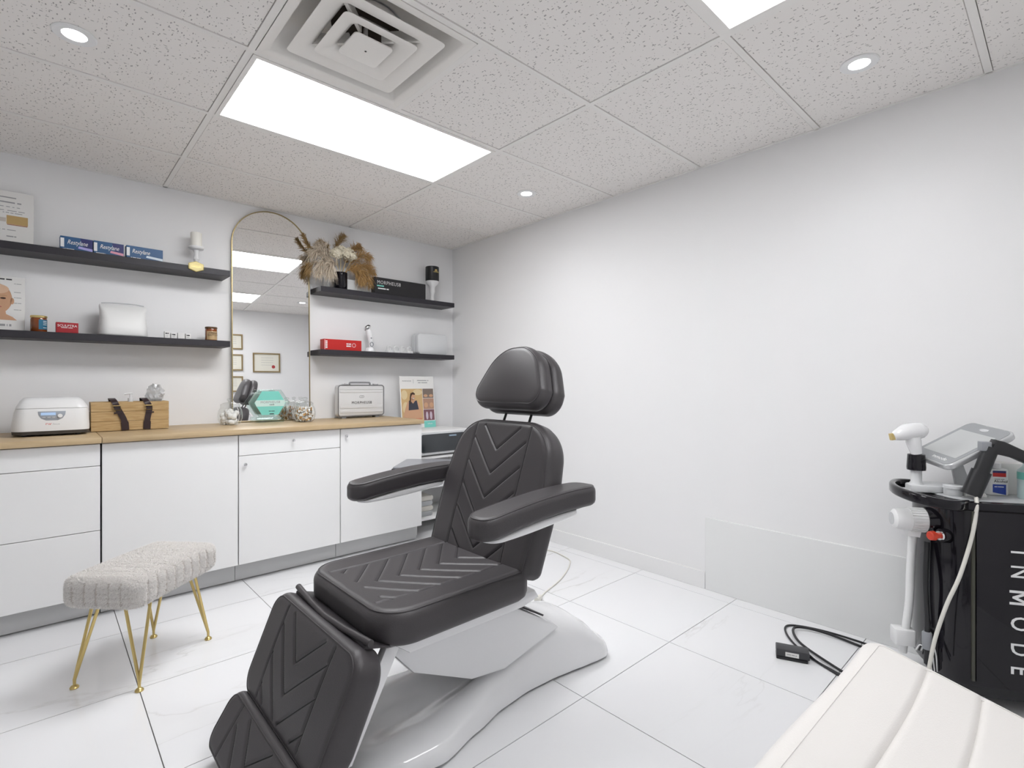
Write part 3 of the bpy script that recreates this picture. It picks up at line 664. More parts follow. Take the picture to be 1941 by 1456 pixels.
t = thing('wooden_crate', 'narrow pine plank box with two brown leather straps on the worktop', 'crate', (-2.411, -.20, ZC))
for k in range(3):
    z0, z1 = .002 + k * .0535, .002 + k * .0535 + .0525
    obj('plank', B(-.177, .177, -.07, -.058, z0, z1, bev=.0015, seg=1), PINE, t); obj('plank', B(-.177, .177, .058, .07, z0, z1, bev=.0015, seg=1), PINE, t)
    obj('end_plank', B(-.177, -.165, -.0575, .0575, z0, z1, bev=.0015, seg=1), PINE, t); obj('end_plank', B(.165, .177, -.0575, .0575, z0, z1, bev=.0015, seg=1), PINE, t)
obj('bottom', B(-.164, .164, -.057, .057, .004, .014), PINE, t, smooth=0)
for k, (x, sl) in enumerate(((-.062, .035), (.083, -.012))):
    bm = bmesh.new(); path = bez([(x + sl, -.0745, .004), (x + sl * .8, -.0755, .06), (x, -.075, .125), (x - .012, -.074, .158), (x - .02, -.045, .176), (x - .022, 0, .18), (x - .02, .045, .174), (x - .015, .0738, .158), (x - .015, .0745, .06)], 8)
    rings = []
    for i, p in enumerate(path):
        tt = (path[min(i + 1, len(path) - 1)] - path[max(i - 1, 0)]).normalized(); sd = V(1, 0, 0) - tt * tt.x; sd.normalize(); nn = tt.cross(sd); hw = .014 if i > 6 else .017
        rings.append([bm.verts.new(p + sd * a + nn * c) for a, c in ((-hw, -.0018), (hw, -.0018), (hw, .0018), (-hw, .0018))])
    ringfaces(bm, rings); s = obj('strap', bm, BELT, t)
    bm = bmesh.new(); tube(bm, [(x - .006 + a, -.079, .128 + c) for a, c in ((-.019, -.012), (.019, -.012), (.019, .012), (-.019, .012))], .0022, 6, True); obj('buckle', bm, mat('dull_brass', (.35, .25, .1), .35, 1.), s)
    obj('keeper', B(x - .017, x + .021, -.0805, -.0775, .096, .104, bev=.0008, seg=1), BELT, s)
t = thing('clear_wrap', 'crumpled clear plastic wrap standing up in the pine box', 'wrap', (-2.292, -.2, ZC + .015))
bm = bmesh.new(); bmesh.ops.create_icosphere(bm, subdivisions=3, radius=1)
for v in bm.verts:
    n = v.co.normalized(); k = .78 + .22 * math.sin(n.x * 9 + n.z * 7) * math.cos(n.y * 8 - n.x * 5) + random.uniform(-.1, .1); v.co = V(n.x * .052 * k, n.y * .045 * k, .19 + n.z * .062 * k)
lathe(bm, [(.03, 0), (.032, .08), (.036, .16)], 16); obj('plastic', bm, thin_glass('thin_plastic', (.93, .94, .95), base=.30, rough=.35), t, smooth=0)
t = thing('pump_bottle', 'white pump bottle poking out of the pine box', 'bottle', (-2.408, -.2, ZC + .015))
obj('bottle', lathe(bmesh.new(), [(.02, 0), (.022, .004), (.022, .12), (.012, .14), (.012, .15)], 20), WHITEP, t); obj('pump', lathe(bmesh.new(), [(.013, .1505), (.013, .165), (.005, .168), (.005, .188)], 16), WHITEP, t)
obj('nozzle', tube(bmesh.new(), [(.008, 0, .192), (-.008, 0, .192), (-.028, 0, .188)], .005, 8), WHITEP, t)

def glass_jar(x, y, label, r, h, fill):
    t = thing('glass_jar', label, 'jar', (x, y, ZC), group='lidded glass jars')
    pr = [(r * .62, 0), (r * .80, .006), (r * .98, h * .22), (r, h * .38), (r * .93, h * .55), (r * .78, h * .66), (r * .76, h * .72)]
    bm = bmesh.new(); lathe(bm, pr + [(r * .79, h * .735)], 40, capt=False)
    o = obj('jar', bm, GLASS, t, smooth=60)
    for k in range(6):
        a = 2 * PI * (k - 1.5) / 6 - PI / 2; obj('rib', tube(bmesh.new(), [(math.cos(a) * (q + .0006), math.sin(a) * (q + .0006), z) for q, z in pr[1:6]], .0012, 5), mat('glass_white', (.9, .91, .91), .1), o)
    l = obj('lid', lathe(bmesh.new(), [(r * .79, h * .737), (r * .80, h * .742), (r * .78, h * .765), (r * .55, h * .82), (r * .16, h * .85), (r * .14, h * .88), (r * .26, h * .93), (r * .24, h * .98), (r * .08, h * 1.0)], 36, capb=False), GLASS, t, smooth=60)
    return t, pr
def cotton_balls(t, pr, n, size, m, zmax):
    R = pr[3][0] - .008
    bm = bmesh.new(); 
    for k in range(n):
        a = random.random() * 2 * PI; z = .012 + (zmax - .02) * random.random(); lim = (R - size) * (1 - .35 * abs(2 * z / zmax - .9) ** 2); rr = max(0, lim) * math.sqrt(random.random())
        mtx = Matrix.Translation((rr * math.cos(a), rr * math.sin(a), z)); q = bmesh.ops.create_icosphere(bm, subdivisions=2, radius=size, matrix=mtx)
        for v in q['verts']: v.co += Vector((random.gauss(0, 1), random.gauss(0, 1), random.gauss(0, 1))) * size * .06
    o = obj('contents', bm, m, t, smooth=80); o['kind'] = 'stuff'
def swabs(t, pr, n, m1, m2, zmax):
    R = pr[3][0] - .008
    for m, q in ((m1, n), (m2, n // 2)):
        bm = bmesh.new()
        for k in range(q):
            a = random.random() * 2 * PI; z = .010 + (zmax - .016) * random.random(); rr = (R - .007) * (1 - .3 * abs(2 * z / zmax - .9) ** 2) * math.sqrt(random.random()); p = V(rr * math.cos(a), rr * math.sin(a), z)
            rot = Euler((random.random() * PI, random.random() * PI, random.random() * PI)).to_matrix().to_4x4()
            bmesh.ops.create_cone(bm, cap_ends=True, segments=10, radius1=.0085, radius2=.0085, depth=.005, matrix=Matrix.Translation(p) @ rot)
        o = obj('contents', bm, m, t, smooth=50); o['kind'] = 'stuff'
t, pr_ = glass_jar(-1.893, -.20, 'lidded glass jar of white cotton balls left of the teal award', .072, .170, 0); cotton_balls(t, pr_, 46, .017, COTTON, .098)
t, pr_ = glass_jar(-1.424, -.130, 'lidded glass jar of pads half hidden behind the other pad jar', .052, .170, 0); swabs(t, pr_, 150, COTTON, mat('tan_pad', (.55, .33, .2), .8), .10)
t, pr_ = glass_jar(-1.441, -.258, 'lidded glass jar of tan and white pads right of the teal award', .071, .170, 0); swabs(t, pr_, 200, COTTON, mat('ochre_pad', (.55, .32, .12), .8), .105)

t = thing('acrylic_award', 'teal hexagon acrylic award on a clear stand before the mirror', 'award', (-1.628, -.125, ZC), -.05)
obj('stand', prism(bmesh.new(), [(-.026, 0), (.026, 0), (.026, .01), (.010, .036), (-.010, .036), (-.026, .01)], -.085, .085, 'yz', bev=.001), ACRYL, t)
hx = [(.135 * math.cos(PI / 3 * k), .105 * math.sin(PI / 3 * k) + .13) for k in range(6)]
hx = [(.128, .131), (.068, .224), (-.068, .224), (-.128, .131), (-.068, .037), (.068, .037)]
obj('block', prism(bmesh.new(), hx, -.009, .009, 'xz', bev=.003), ACRYL, t)
obj('teal_plate', prism(bmesh.new(), [(x * .78, .131 + (z - .131) * .86) for x, z in hx], -.0105, -.0095, 'xz'), TEAL, t, smooth=0)
obj('backing', prism(bmesh.new(), [(x * .78, .131 + (z - .131) * .86) for x, z in hx], -.0094, -.0091, 'xz'), PAPER, t, smooth=0)
obj('white_band', prism(bmesh.new(), [(-.098, .138), (-.088, .150), (.088, .150), (.098, .138), (.088, .108), (-.088, .108)], -.0116, -.0106, 'xz'), mat('mint_white', (.62, .80, .76), .4), t, smooth=0)
text('MORPHEUS8', .022, GREYINK, t, (0, -.012, .136), space=1.1, sx=.95); text('HAIR', .014, INK, t, (.01, -.012, .119)); smallprint(t, .01, -.0105, .075, .04, .004, INK, 2); smallprint(t, .01, -.0105, .056, .03, .006, INK, 1)

t = thing('aluminium_case', 'silver aluminium briefcase with ridged face standing on the worktop', 'briefcase', (-.960, -.105, ZC))
obj('shell', prism(bmesh.new(), rrect(-.188, .188, .016, .252, .02), -.033, .033, 'xz', bev=.006), mat('silver_paint', (.74, .74, .74), .34, .35), t)
for z in (.205, .228, .085, .052): obj('ridge', prism(bmesh.new(), [(-.037, z - .008), (-.033, z - .011), (-.033, z + .011), (-.037, z + .008)], -.176, .176, 'yz'), mat('silver_paint', (.74, .74, .74), .34, .35), t, smooth=0)
bm = bmesh.new(); tube(bm, [(x, -.034, z) for x, z in rrect(-.187, .187, .017, .251, .02)], .004, 6, True); obj('edge_band', bm, mat('edge_steel', (.30, .30, .31), .3, 1.), t)
bm = bmesh.new(); tube(bm, bez([(-.085, 0, .254), (-.082, 0, .268), (-.06, 0, .272), (.06, 0, .272), (.082, 0, .268), (.085, 0, .254)], 6), .007, 10); obj('handle', bm, mat('handle_grey', (.35, .35, .36), .35, .6), t)
for sx in (-.125, .125): obj('latch', B(sx - .022, sx + .022, -.022, .0, .2505, .266, bev=.003), CHROME, t)
for sx in (-.14, .135): obj('foot', B(sx - .018, sx + .018, -.03, .03, .0, .0165, bev=.003), GREYP, t)
text('MORPHEUS8', .028, INK, t, (0, -.0345, .117), space=1.15, sx=.95)
bm = bmesh.new(); tube(bm, [(x, -.0336, z) for x, z in rrect(-.018, .018, .155, .172, .008)], .0014, 6, True); tube(bm, [(x, -.0336, z) for x, z in rrect(-.006, .006, .155, .172, .005)], .0012, 6, True); obj('emblem', bm, GREYINK, t)

# ------------------------------------------------------------------ corner rack, towel warmer and brochure
t = thing('storage_rack', 'white open storage rack in the corner beyond the cabinets', 'rack', (-.372, -.25, 0))
for sx in (-.3, .3):
    for sy in (-.19, .19): obj('post', B(sx - .012, sx + .012, sy - .012, sy + .012, 0, .60, bev=.002), WHITE, t)
for z in (.10, .345, .575): obj('shelf_board', B(-.312, .312, -.205, .205, z, z + .018, bev=.002), WHITE, t)
def soft_box(name, label, cat, x, y, z, w, h, d, m, rz=0.): 
    tt, yf = carton(name, label, cat, x, y, z, w, h, d, m, rz); return tt, yf
t, yf = soft_box('blue_packet', 'light blue packet on the open rack behind the chair back', 'packet', -.60, -.30, .3635, .11, .075, .2, mat('sky_card', (.18, .55, .72), .4)); decal(t, [R4(-.05, .05, .03, .045)], yf, WHITEINK, 'band')
for k in range(4):
    t = thing('folded_towel', ['bottom folded towel on the lower rack shelf', 'second folded towel from the bottom on the rack shelf', 'third folded towel from the bottom on the rack shelf', 'top folded towel of the stack on the rack shelf'][k], 'towel', (-.575 + .006 * (k % 2), -.25, .1185 + k * .0405), 0, 'folded towels on the rack')
    obj('towel', prism(bmesh.new(), rrect(-.085, .085, 0, .0395, .018), -.16, .16, 'xz', bev=.006), mat(['towel_grey', 'towel_cream'][k % 2], [(.42, .43, .44), (.62, .60, .55)][k % 2], .95, bump=.8, bscale=150), t)
t = thing('towel_warmer', 'white towel warmer with a dark glass door in the corner', 'towel warmer', (-.40, -.265, .5935))
obj('body', prism(bmesh.new(), rrect(-.262, .262, .012, .198, .012), -.19, .2, 'xz', bev=.004), WHITE, t)
d_ = obj('door', prism(bmesh.new(), rrect(-.256, .256, .018, .190, .018), -.205, -.191, 'xz', bev=.004), mat('door_frame', (.62, .63, .64), .3), t)
obj('glass', prism(bmesh.new(), rrect(-.232, .245, .034, .176, .012), -.2085, -.2052, 'xz', bev=.001), DARKGLASS, d_)
obj('handle', B(.02, .09, -.22, -.2087, .150, .162, bev=.003), mat('blue_grey', (.28, .36, .45), .3), d_)
for sx in (-.23, .23):
    for sy in (-.16, .17): obj('foot', lathe(bmesh.new(), [(.014, 0), (.014, .012)], 12, (sx, sy, 0)), BLACKP, t)

t = thing('brochure', 'glossy brochure of a woman in sportswear standing in the corner', 'brochure', (-.442, -.135, .7925), rot=(-.10, 0, .02))
obj('panel', B(-.168, .168, -.003, .003, 0, .435, bev=.001, seg=1), PAPER, t); obj('easel', B(-.06, .06, .003, .05, 0, .006), PAPER, t, smooth=0)
y0 = -.003
decal(t, [R4(-.16, .048, .06, .33)], y0, mat('print_autumn', (.62, .42, .20), .5), 'photo'); decal(t, [ell(-.13, .28, .03, .04), ell(.0, .30, .045, .025), ell(-.12, .17, .03, .05)], y0 - .0005, mat('print_leaf', (.72, .58, .34), .5), 'leaves')
decal(t, [[(-.105, .215), (-.08, .235), (-.02, .235), (.01, .21), (.03, .15), (.035, .07), (-.155, .065), (-.135, .14)]], y0 - .0011, SKIN, 'figure')
decal(t, [[(-.088, .232), (-.072, .228), (-.05, .205), (-.028, .228), (-.012, .232), (.004, .155), (-.095, .150)]], y0 - .0016, mat('print_charcoal', (.05, .05, .07), .5), 'sports_top')
decal(t, [ell(-.052, .262, .024, .032), R4(-.064, -.04, .222, .25)], y0 - .0021, SKIN, 'face'); decal(t, [[(-.078, .262), (-.07, .292), (-.045, .302), (-.026, .288), (-.03, .279), (-.055, .282), (-.066, .262), (-.072, .205), (-.085, .20)]], y0 - .0026, HAIR, 'hair')
decal(t, [ell(-.045, .248, .009, .003), ], y0 - .0031, WHITEINK, 'smile'); decal(t, [R4(-.15, .03, .062, .078)], y0 - .0022, mat('print_coral', (.62, .16, .10), .5), 'shorts')
decal(t, [R4(.052, .160, .250, .33)], y0, mat('print_dusk', (.22, .17, .14), .5), 'photo'); decal(t, [R4(.052, .160, .155, .247)], y0, mat('print_skin_rows', (.45, .27, .19), .5), 'photo'); decal(t, [R4(.052, .160, .06, .152)], y0, mat('print_plum', (.22, .10, .12), .5), 'photo')
decal(t, [ell(.08, .27, .02, .012), ell(.135, .27, .02, .012), ell(.08, .19, .02, .022), ell(.135, .19, .02, .022)], y0 - .0005, SKIN, 'faces'); decal(t, [ell(.085, .10, .012, .034), ell(.125, .10, .012, .034)], y0 - .0005, mat('print_mauve', (.62, .52, .60), .5), 'legs')
decal(t, [R4(.052, .168, 0, .055)], y0, TEAL, 'teal_field'); text('InMode', .016, WHITEINK, t, (.11, y0 - .0012, .03)); text('MORPHEUS8', .014, GREYINK, t, (-.10, y0 - .0008, .395), space=1.1); smallprint(t, .06, y0, .40, .13, .007, GREYINK, 3); smallprint(t, .06, y0, .382, .10, .007, GREYINK, 2)
decal(t, [R4(-.036, -.034, .375, .41)], y0, GREYINK, 'rule')

# framed certificates on the wall behind the viewer, seen in the mirror
def cert(x0, x1, z0, z1, label, seal):
    t = thing('framed_certificate', label, 'picture', ((x0 + x1) / 2, YF, (z0 + z1) / 2), PI, 'framed certificates')
    w_, h_ = (x1 - x0) / 2, (z1 - z0) / 2; f = .018; bm = bmesh.new()
    box(bm, -w_, w_, -.02, -.001, -h_, -h_ + f); box(bm, -w_, w_, -.02, -.001, h_ - f, h_); box(bm, -w_, -w_ + f, -.02, -.001, -h_ + f, h_ - f); box(bm, w_ - f, w_, -.02, -.001, -h_ + f, h_ - f)
    obj('frame', bm, mat('bronze_frame', (.30, .22, .11), .4, .4), t, smooth=0); obj('paper', B(-w_ + f, w_ - f, -.008, -.002, -h_ + f, h_ - f), mat('cream_paper', (.80, .78, .69), .6), t, smooth=0)
    for k in range(4): decal(t, [R4(-w_ * .5, w_ * .4, h_ * (.5 - k * .25), h_ * (.5 - k * .25) + .003)], -.008, GREYINK, 'text_line')
    if seal: decal(t, [ell(-w_ * .5, -h_ * .42, .024, .024)], -.008, mat('seal_red', (.45, .05, .05), .5), 'seal')
cert(-.885, -.52, 1.515, 1.795, 'framed certificate with a red seal, seen in the mirror', True)
cert(-1.33, -1.015, 1.835, 2.05, 'top framed certificate of the column seen at the mirror edge', False)
cert(-1.33, -1.015, 1.535, 1.765, 'middle framed certificate of the column seen at the mirror edge', False)
cert(-1.33, -1.015, 1.235, 1.455, 'bottom framed certificate of the column seen at the mirror edge', False)

# ------------------------------------------------------------------ treatment chair
YC = -2.32
chair = thing('treatment_chair', 'black leather reclining treatment chair with chevron stitching on a white base', 'chair', (-1.6, YC, 0))
def chev(v_in, apexes, slope, v0=0.):
    """V shaped stitches: apex towards +u, arms run back to v = +-v_in"""
    L = []
    for a in apexes:
        L.append((a, v0, a - slope * v_in, v_in)); L.append((a, v0, a - slope * v_in, -v_in))
    return L
def clip(L, u0, u1):
    out = []
    for a, b_, c, e in L:
        if a > u1: t_ = (a - u1) / (a - c); b_, a = b_ + (e - b_) * t_, u1
        if c < u0: t_ = (a - u0) / (a - c); e, c = b_ + (e - b_) * t_, u0
        if a - c > .01: out.append((a, b_, c, e))
    return out
def pad_part(name, P, fr, seam_ins=.014, stitch=True, mat_=None, parent=None):
    o = obj(name, P.bmesh(fr), mat_ or LEATHER, parent or chair, smooth=75)
    obj('edge_seam', P.seam(fr, seam_ins), mat_ or LEATHER, o, smooth=80)
    if stitch: obj('stitching', P.stitches(fr), THREAD, o)
    return o
# coordinates below are relative to the chair root: x' = x + 1.6, y' = y - YC
# seat: u runs from the back (x=-1.53) to the front (x=-2.09)
sl = clip(chev(.165, [.115 + .080 * k for k in range(8)], .80), .03, .49) + [(.02, .17, .52, .165), (.02, -.17, .52, -.165)]
seatP = Pad(.565, lambda u: .283, .05, .108, .034, sl, .0050, .0042, step=.0042, crown=-.010, rc2=.11)
pad_part('seat', seatP, frame((.055, 0, .424), (-1, 0, -.005), (0, 1, 0), (-.005, 0, 1)))
# backrest: u runs from the top to the bottom
ang = .325
def bw(u): return .262 + .036 * min(1, u / .25) - .012 * max(0, (u - .3) / .25)
bl = clip(chev(.15, [.125 + .095 * k for k in range(6)], .90), .032, .53) + [(.028, .16, .53, .16), (.028, -.16, .53, -.16)]
backP = Pad(.55, bw, .135, .105, .032, bl, .0055, .0042, step=.0042, crown=.008, rc2=.03)
ct, st_ = math.cos(ang), math.sin(ang)
bfr = frame((.275, 0, .990), (-st_, 0, -ct), (0, 1, 0), (-ct, 0, st_))
pad_part('backrest', backP, bfr)
obj('back_shell', Pad(.47, .2, .10, .03, .012, step=.03).bmesh(frame(bfr(.05, 0, -.031), (-st_, 0, -ct), (0, 1, 0), (-ct, 0, st_))), WHITEG, chair, smooth=60)
# headrest: two stacked cushions on two thin rods
def hwid(u): return .155 + .022 * min(1, u / .16)
ha = .36; hc, hs = math.cos(ha), math.sin(ha)
hfr0 = frame((.318, 0, 1.300), (-hs, 0, -hc), (0, 1, 0), (-hc, 0, hs))
front_c = Pad(.268, lambda u: .100 + .103 * min(1, (u / .19)) ** .8, .096, .070, .034, (), crown=.014, rc2=.065)
rear_c = Pad(.278, lambda u: .105 + .103 * min(1, (u / .19)) ** .8, .10, .066, .03, (), rc2=.065)
o = obj('headrest', front_c.bmesh(hfr0), LEATHER, chair, smooth=75); obj('edge_seam', front_c.seam(hfr0, .016), LEATHER, o)
rfr = frame(hfr0(-.01, 0, -.064), (-hs, 0, -hc), (0, 1, 0), (-hc, 0, hs))
o = obj('headrest_cushion', rear_c.bmesh(rfr), LEATHER, chair, smooth=75); obj('edge_seam', rear_c.seam(rfr, .016), LEATHER, o)
for sy in (-.075, .075): obj('headrest_rod', tube(bmesh.new(), [rfr(.20, sy, .03), bfr(.05, sy, .045)], .0055, 10), BLACKP, chair)
# armrests
armP = Pad(.525, .058, .050, .070, .020, (), step=.012)
for sy, nm in ((1, 'far'), (-1, 'near')):
    def afr(u, v, w_, sy=sy):
        x = (.262 if sy < 0 else .225) - u; t_ = u / .535
        return V(x, (.378 if sy > 0 else -.355) + v, .706 + .036 * math.sin(PI * (1 - t_) * .62 + .15) - .012 * t_ + w_)
    o = obj('armrest', armP.bmesh(afr), LEATHER, chair, smooth=75); obj('edge_seam', armP.seam(afr, .008, .0018), LEATHER, o)
    br = Pad(.40, .044, .042, .040, .012, (), step=.02)
    def bfr2(u, v, w_, sy=sy):
        t_ = u / .40; q = afr(.09 + u, v, 0)
        return V(q.x, q.y, q.z - .002 - (.040 - w_) * (.25 + .85 * max(0, math.sin(PI * min(1, t_ * .62 + .38))) * (.25 + .75 * t_)))
    obj('arm_bracket', br.bmesh(bfr2), WHITEG, chair, smooth=70)
    obj('arm_post', tube(bmesh.new(), bez([(.14, sy * .345, .715), (.145, sy * .32, .70), (.15, sy * .29, .69), (.15, sy * .25, .69)], 6), .017, 12), WHITEG, chair)
# calf rest and foot rest
ca = .40; cc, cs = math.cos(ca), math.sin(ca)
cl = clip(chev(.165, [.13 + .085 * k for k in range(5)], .85), .03, .288) + [(.025, .175, .29, .165), (.025, -.175, .29, -.165)]
calfP = Pad(.318, lambda u: .312 - .012 * (u / .318), .070, .095, .030, cl, .0055, .0042, step=.0042, crown=.006)
cfr = frame((-.498, 0, .432), (-cs, 0, -cc), (0, 1, 0), (-cc, 0, cs))
pad_part('calf_rest', calfP, cfr)
fa = .62; fc, fs_ = math.cos(fa), math.sin(fa)
fl = clip(chev(.15, [.10 + .085 * k for k in range(3)], .8), .025, .15) + [(.02, .175, .15, .165), (.02, -.175, .15, -.165)]
footP = Pad(.172, lambda u: .292 - .02 * (u / .172), .055, .085, .028, fl, .0055, .0042, step=.0042)
ffr = frame((-.652, 0, .150), (-fs_, 0, -fc), (0, 1, 0), (-fc, 0, fs_))
pad_part('foot_rest', footP, ffr)
bm = bmesh.new(); tube(bm, [(-.535, .262, .468), (-.546, .12, .462), (-.55, 0, .458), (-.546, -.12, .462), (-.535, -.262, .468)], .010, 10)
prism(bm, [(-.548, .452), (-.47, .432), (-.47, .436), (-.546, .461)], -.25, .25, 'xz'); obj('leather_flap', bm, LEATHER, chair, smooth=60)
# metal and plastic below
obj('calf_bracket', prism(bmesh.new(), [(-.475, .424), (-.43, .418), (-.575, .145), (-.618, .145)], -.235, -.205, 'xz', bev=.004), WHITEG, chair)
obj('calf_bracket', prism(bmesh.new(), [(-.475, .424), (-.43, .418), (-.575, .145), (-.618, .145)], .205, .235, 'xz', bev=.004), WHITEG, chair)
obj('seat_tray', prism(bmesh.new(), [(-.46, .430), (.11, .430), (.13, .40), (.05, .385), (-.40, .385)], -.24, .24, 'xz', bev=.008), WHITEG, chair)
obj('lift_column', prism(bmesh.new(), [(-.44, .386), (.02, .386), (.30, .225), (.34, .19), (.05, .13), (-.10, .15), (-.33, .26)], -.145, .145, 'xz', bev=.012), WHITEG, chair)
obj('column_gap', prism(bmesh.new(), [(.10, .345), (.255, .257), (.26, .262), (.105, .351)], -.135, .135, 'xz'), BLACKP, chair, smooth=0)
# moulded base: hourglass in plan, raised at the back, two crests with a hollow between them at the front
S = [(-.52, .06, .030, 0), (-.505, .12, .045, 0), (-.47, .175, .058, .1), (-.40, .222, .072, .3), (-.28, .242, .086, .5), (-.12, .200, .105, .6), (.02, .165, .130, .6), (.16, .152, .165, .45), (.28, .158, .205, .2), (.38, .172, .215, 0), (.46, .186, .200, 0), (.53, .196, .150, 0), (.57, .197, .105, 0), (.60, .188, .085, 0), (.615, .165, .06, 0), (.62, .12, .045, 0)]
def smp(x):
    for i in range(len(S) - 1):
        if S[i][0] <= x <= S[i + 1][0]:
            t_ = (x - S[i][0]) / (S[i + 1][0] - S[i][0]); t_ = t_ if (i < 3 or i > 11) else t_ * t_ * (3 - 2 * t_) * .5 + t_ * .5
            return [S[i][k] + (S[i + 1][k] - S[i][k]) * t_ for k in range(1, 4)]
xs_ = [-.52, -.515, -.505, -.49, -.47] + [-.45 + .02 * k for k in range(52)] + [.595, .605, .612, .617, .62]
bm = bmesh.new(); rings = []
prof = [(-1, .012), (-1, .035)] ; NV = 41
for x in xs_:
    hw, hh, hol = smp(x); ring = []
    ring.append(bm.verts.new((x, -hw, .012)))
    for k in range(NV):
        v = -1 + 2 * k / (NV - 1); sgn = math.copysign(1, v); a = abs(v)
        edge = (1 - a ** 5) ** .45 if a < 1 else 0
        crest = 1 - hol * .75 * math.exp(-(a / .42) ** 4)
        side = .028 + (hh - .028) * edge * crest * (1 - .18 * a * a)
        ring.append(bm.verts.new((x, v * hw, max(.028, side))))
    ring.append(bm.verts.new((x, hw, .012)))
    rings.append(ring)
ringfaces(bm, rings)
obj('base', bm, WHITEG, chair, smooth=60)
bm = bmesh.new(); prism(bm, [(x, smp(x)[0] * .93) for x in xs_[2:-2]] + [(x, -smp(x)[0] * .93) for x in xs_[2:-2][::-1]], .0, .0118, 'xy'); obj('base_pad', bm, mat('grey_rubber', (.22, .22, .22), .7), chair, smooth=0)

# power cord with plug by the chair
t = thing('extension_lead', 'cream power cord with a plug lying on the floor behind the chair', 'cord', (-.837, -1.928, 0))
path = bez([(-.96 + .837, -2.1 + 1.928 + .48, .0045), (.47, .30, .0045), (.55, .345, .0045), (.575, .29, .0045), (.47, .20, .0045), (.30, .13, .0045), (.12, .06, .0045), (.035, .022, .006)], 10)
path = bez([(.62, .62, .0045), (.66, .50, .0045), (.62, .33, .0045), (.56, .266, .0045), (.46, .20, .0045), (.30, .12, .0045), (.12, .06, .0045), (.035, .018, .008)], 10)
obj('cable', tube(bmesh.new(), path, .0042, 8), CORD, t)
pl = obj('plug', tube(bmesh.new(), [(.045, .022, .014), (.03, .015, .016), (.0, 0, .018), (-.022, -.012, .018)], lambda i: (.007, .014, .017, .015)[i], 14), CORD, t)
for s in (-.006, .006): obj('prong', B(-.042, -.022, s - .001, s + .001, .015, .021), CHROME, pl, (0, -.012, 0), (0, 0, .5), smooth=0)

# ------------------------------------------------------------------ fur stool
t = thing('fur_stool', 'cream faux fur stool with gold hairpin legs on the marble floor', 'stool', (-2.458, -1.232, 0), .758)
LS, WS = .475, .155
def fpost(u, v, w_):
    if w_ < .095:
        s1 = math.exp(-(((u + .02) % .048 - .024) / .004) ** 2); s2 = math.exp(-(((v + .5) % .048 - .024) / .004) ** 2); k = .006 * (1 - max(0, w_ - .085) / .01)
        if abs(v) > WS - .03: v -= math.copysign(k * s1, v)
        else: u += math.copysign(k * s2, LS / 2 - u)
    return u, v, w_
cush = Pad(LS, WS, .045, .112, .03, [(.024 + .048 * k - .02 + .02, -.13, .024 + .048 * k, .13) for k in range(1, 9)], .004, .004, .006, post=fpost)
sfr = frame((-LS / 2, 0, .318), (1, 0, 0), (0, 1, 0), (0, 0, 1))
cbm = cush.bmesh(sfr)
cbm.normal_update(); bmesh.ops.recalc_face_normals(cbm, faces=cbm.faces[:])
fb = bmesh.new(); rs = random.Random(3)
fl_ = [f for f in cbm.faces if len(f.verts) == 4]
areas = [f.calc_area() for f in fl_]; tot = sum(areas)
vv, ff, nn_ = [], [], []
for f, a in zip(fl_, areas):
    n_ = 130000 * a / tot; n_ = int(n_) + (1 if rs.random() < n_ - int(n_) else 0)
    cs_ = [v.co for v in f.verts]; cc_ = f.calc_center_median(); uu = cc_.x + LS / 2
    if f.normal.z > .6: sm = abs((uu + .024) % .048 - .024) < .0045 and abs(cc_.y) < .125
    elif abs(f.normal.y) > .5: sm = abs((uu + .02) % .048 - .024) < .0055
    else: sm = abs((cc_.y + .5) % .048 - .024) < .0055
    if sm: continue
    for _ in range(n_):
        p = cs_[0].lerp(cs_[1], rs.random()).lerp(cs_[3].lerp(cs_[2], rs.random()), rs.random())
        tg = Vector((rs.gauss(0, 1), rs.gauss(0, 1), rs.gauss(-.5, 1))); tg -= f.normal * tg.dot(f.normal); tg.normalize()
        d = (f.normal * rs.uniform(.3, .9) + tg).normalized(); L = rs.uniform(.007, .013)
        s = d.cross(f.normal).normalized() * .0014
        i = len(vv); vv += [p - s, p + s, p + d * L]; ff.append((i, i + 1, i + 2))
fb.free(); cu_o = obj('cushion', cbm, FUR, t, smooth=70)
FURB = mat('fur_strand', (.88, .85, .82), .9)
ns, lk, b = nodes(FURB); tl = ns.new('ShaderNodeBsdfTranslucent'); tl.inputs[0].default_value = (.95, .93, .91, 1); df = ns.new('ShaderNodeBsdfDiffuse'); df.inputs[0].default_value = (.94, .92, .90, 1); mxs = ns.new('ShaderNodeMixShader'); mxs.inputs[0].default_value = .45
lk.new(df.outputs[0], mxs.inputs[1]); lk.new(tl.outputs[0], mxs.inputs[2]); lk.new(mxs.outputs[0], ns['Material Output'].inputs['Surface'])
me = bpy.data.meshes.new('fur'); me.from_pydata(vv, [], ff); me.materials.append(FURB); fo = bpy.data.objects.new('fur', me); COL.objects.link(fo); fo.parent = cu_o; fo['kind'] = 'stuff'
# local axes: x = long side, y = short side (away from viewer positive)
for sx, sy in ((-1, -1), (-1, 1), (1, -1), (1, 1)):
    foot = V(sx * .197, sy * .131, 0); a1 = V(sx * .125, sy * .118, .318); a2 = V(sx * .172, sy * .050, .318)
    k = foot + V(0, 0, .032)
    leg = obj('leg', tube(bmesh.new(), [a1, a1.lerp(k, .5), k + (a1 - k) * .06, k], .0058, 10), BRASS, t)
    obj('rod', tube(bmesh.new(), [a2, a2.lerp(k, .5), k + (a2 - k) * .06, k], .0058, 10), BRASS, leg)
    obj('foot', lathe(bmesh.new(), [(.014, 0), (.015, .004), (.011, .010), (.005, .013), (.0055, .034)], 18, foot), BRASS, leg)

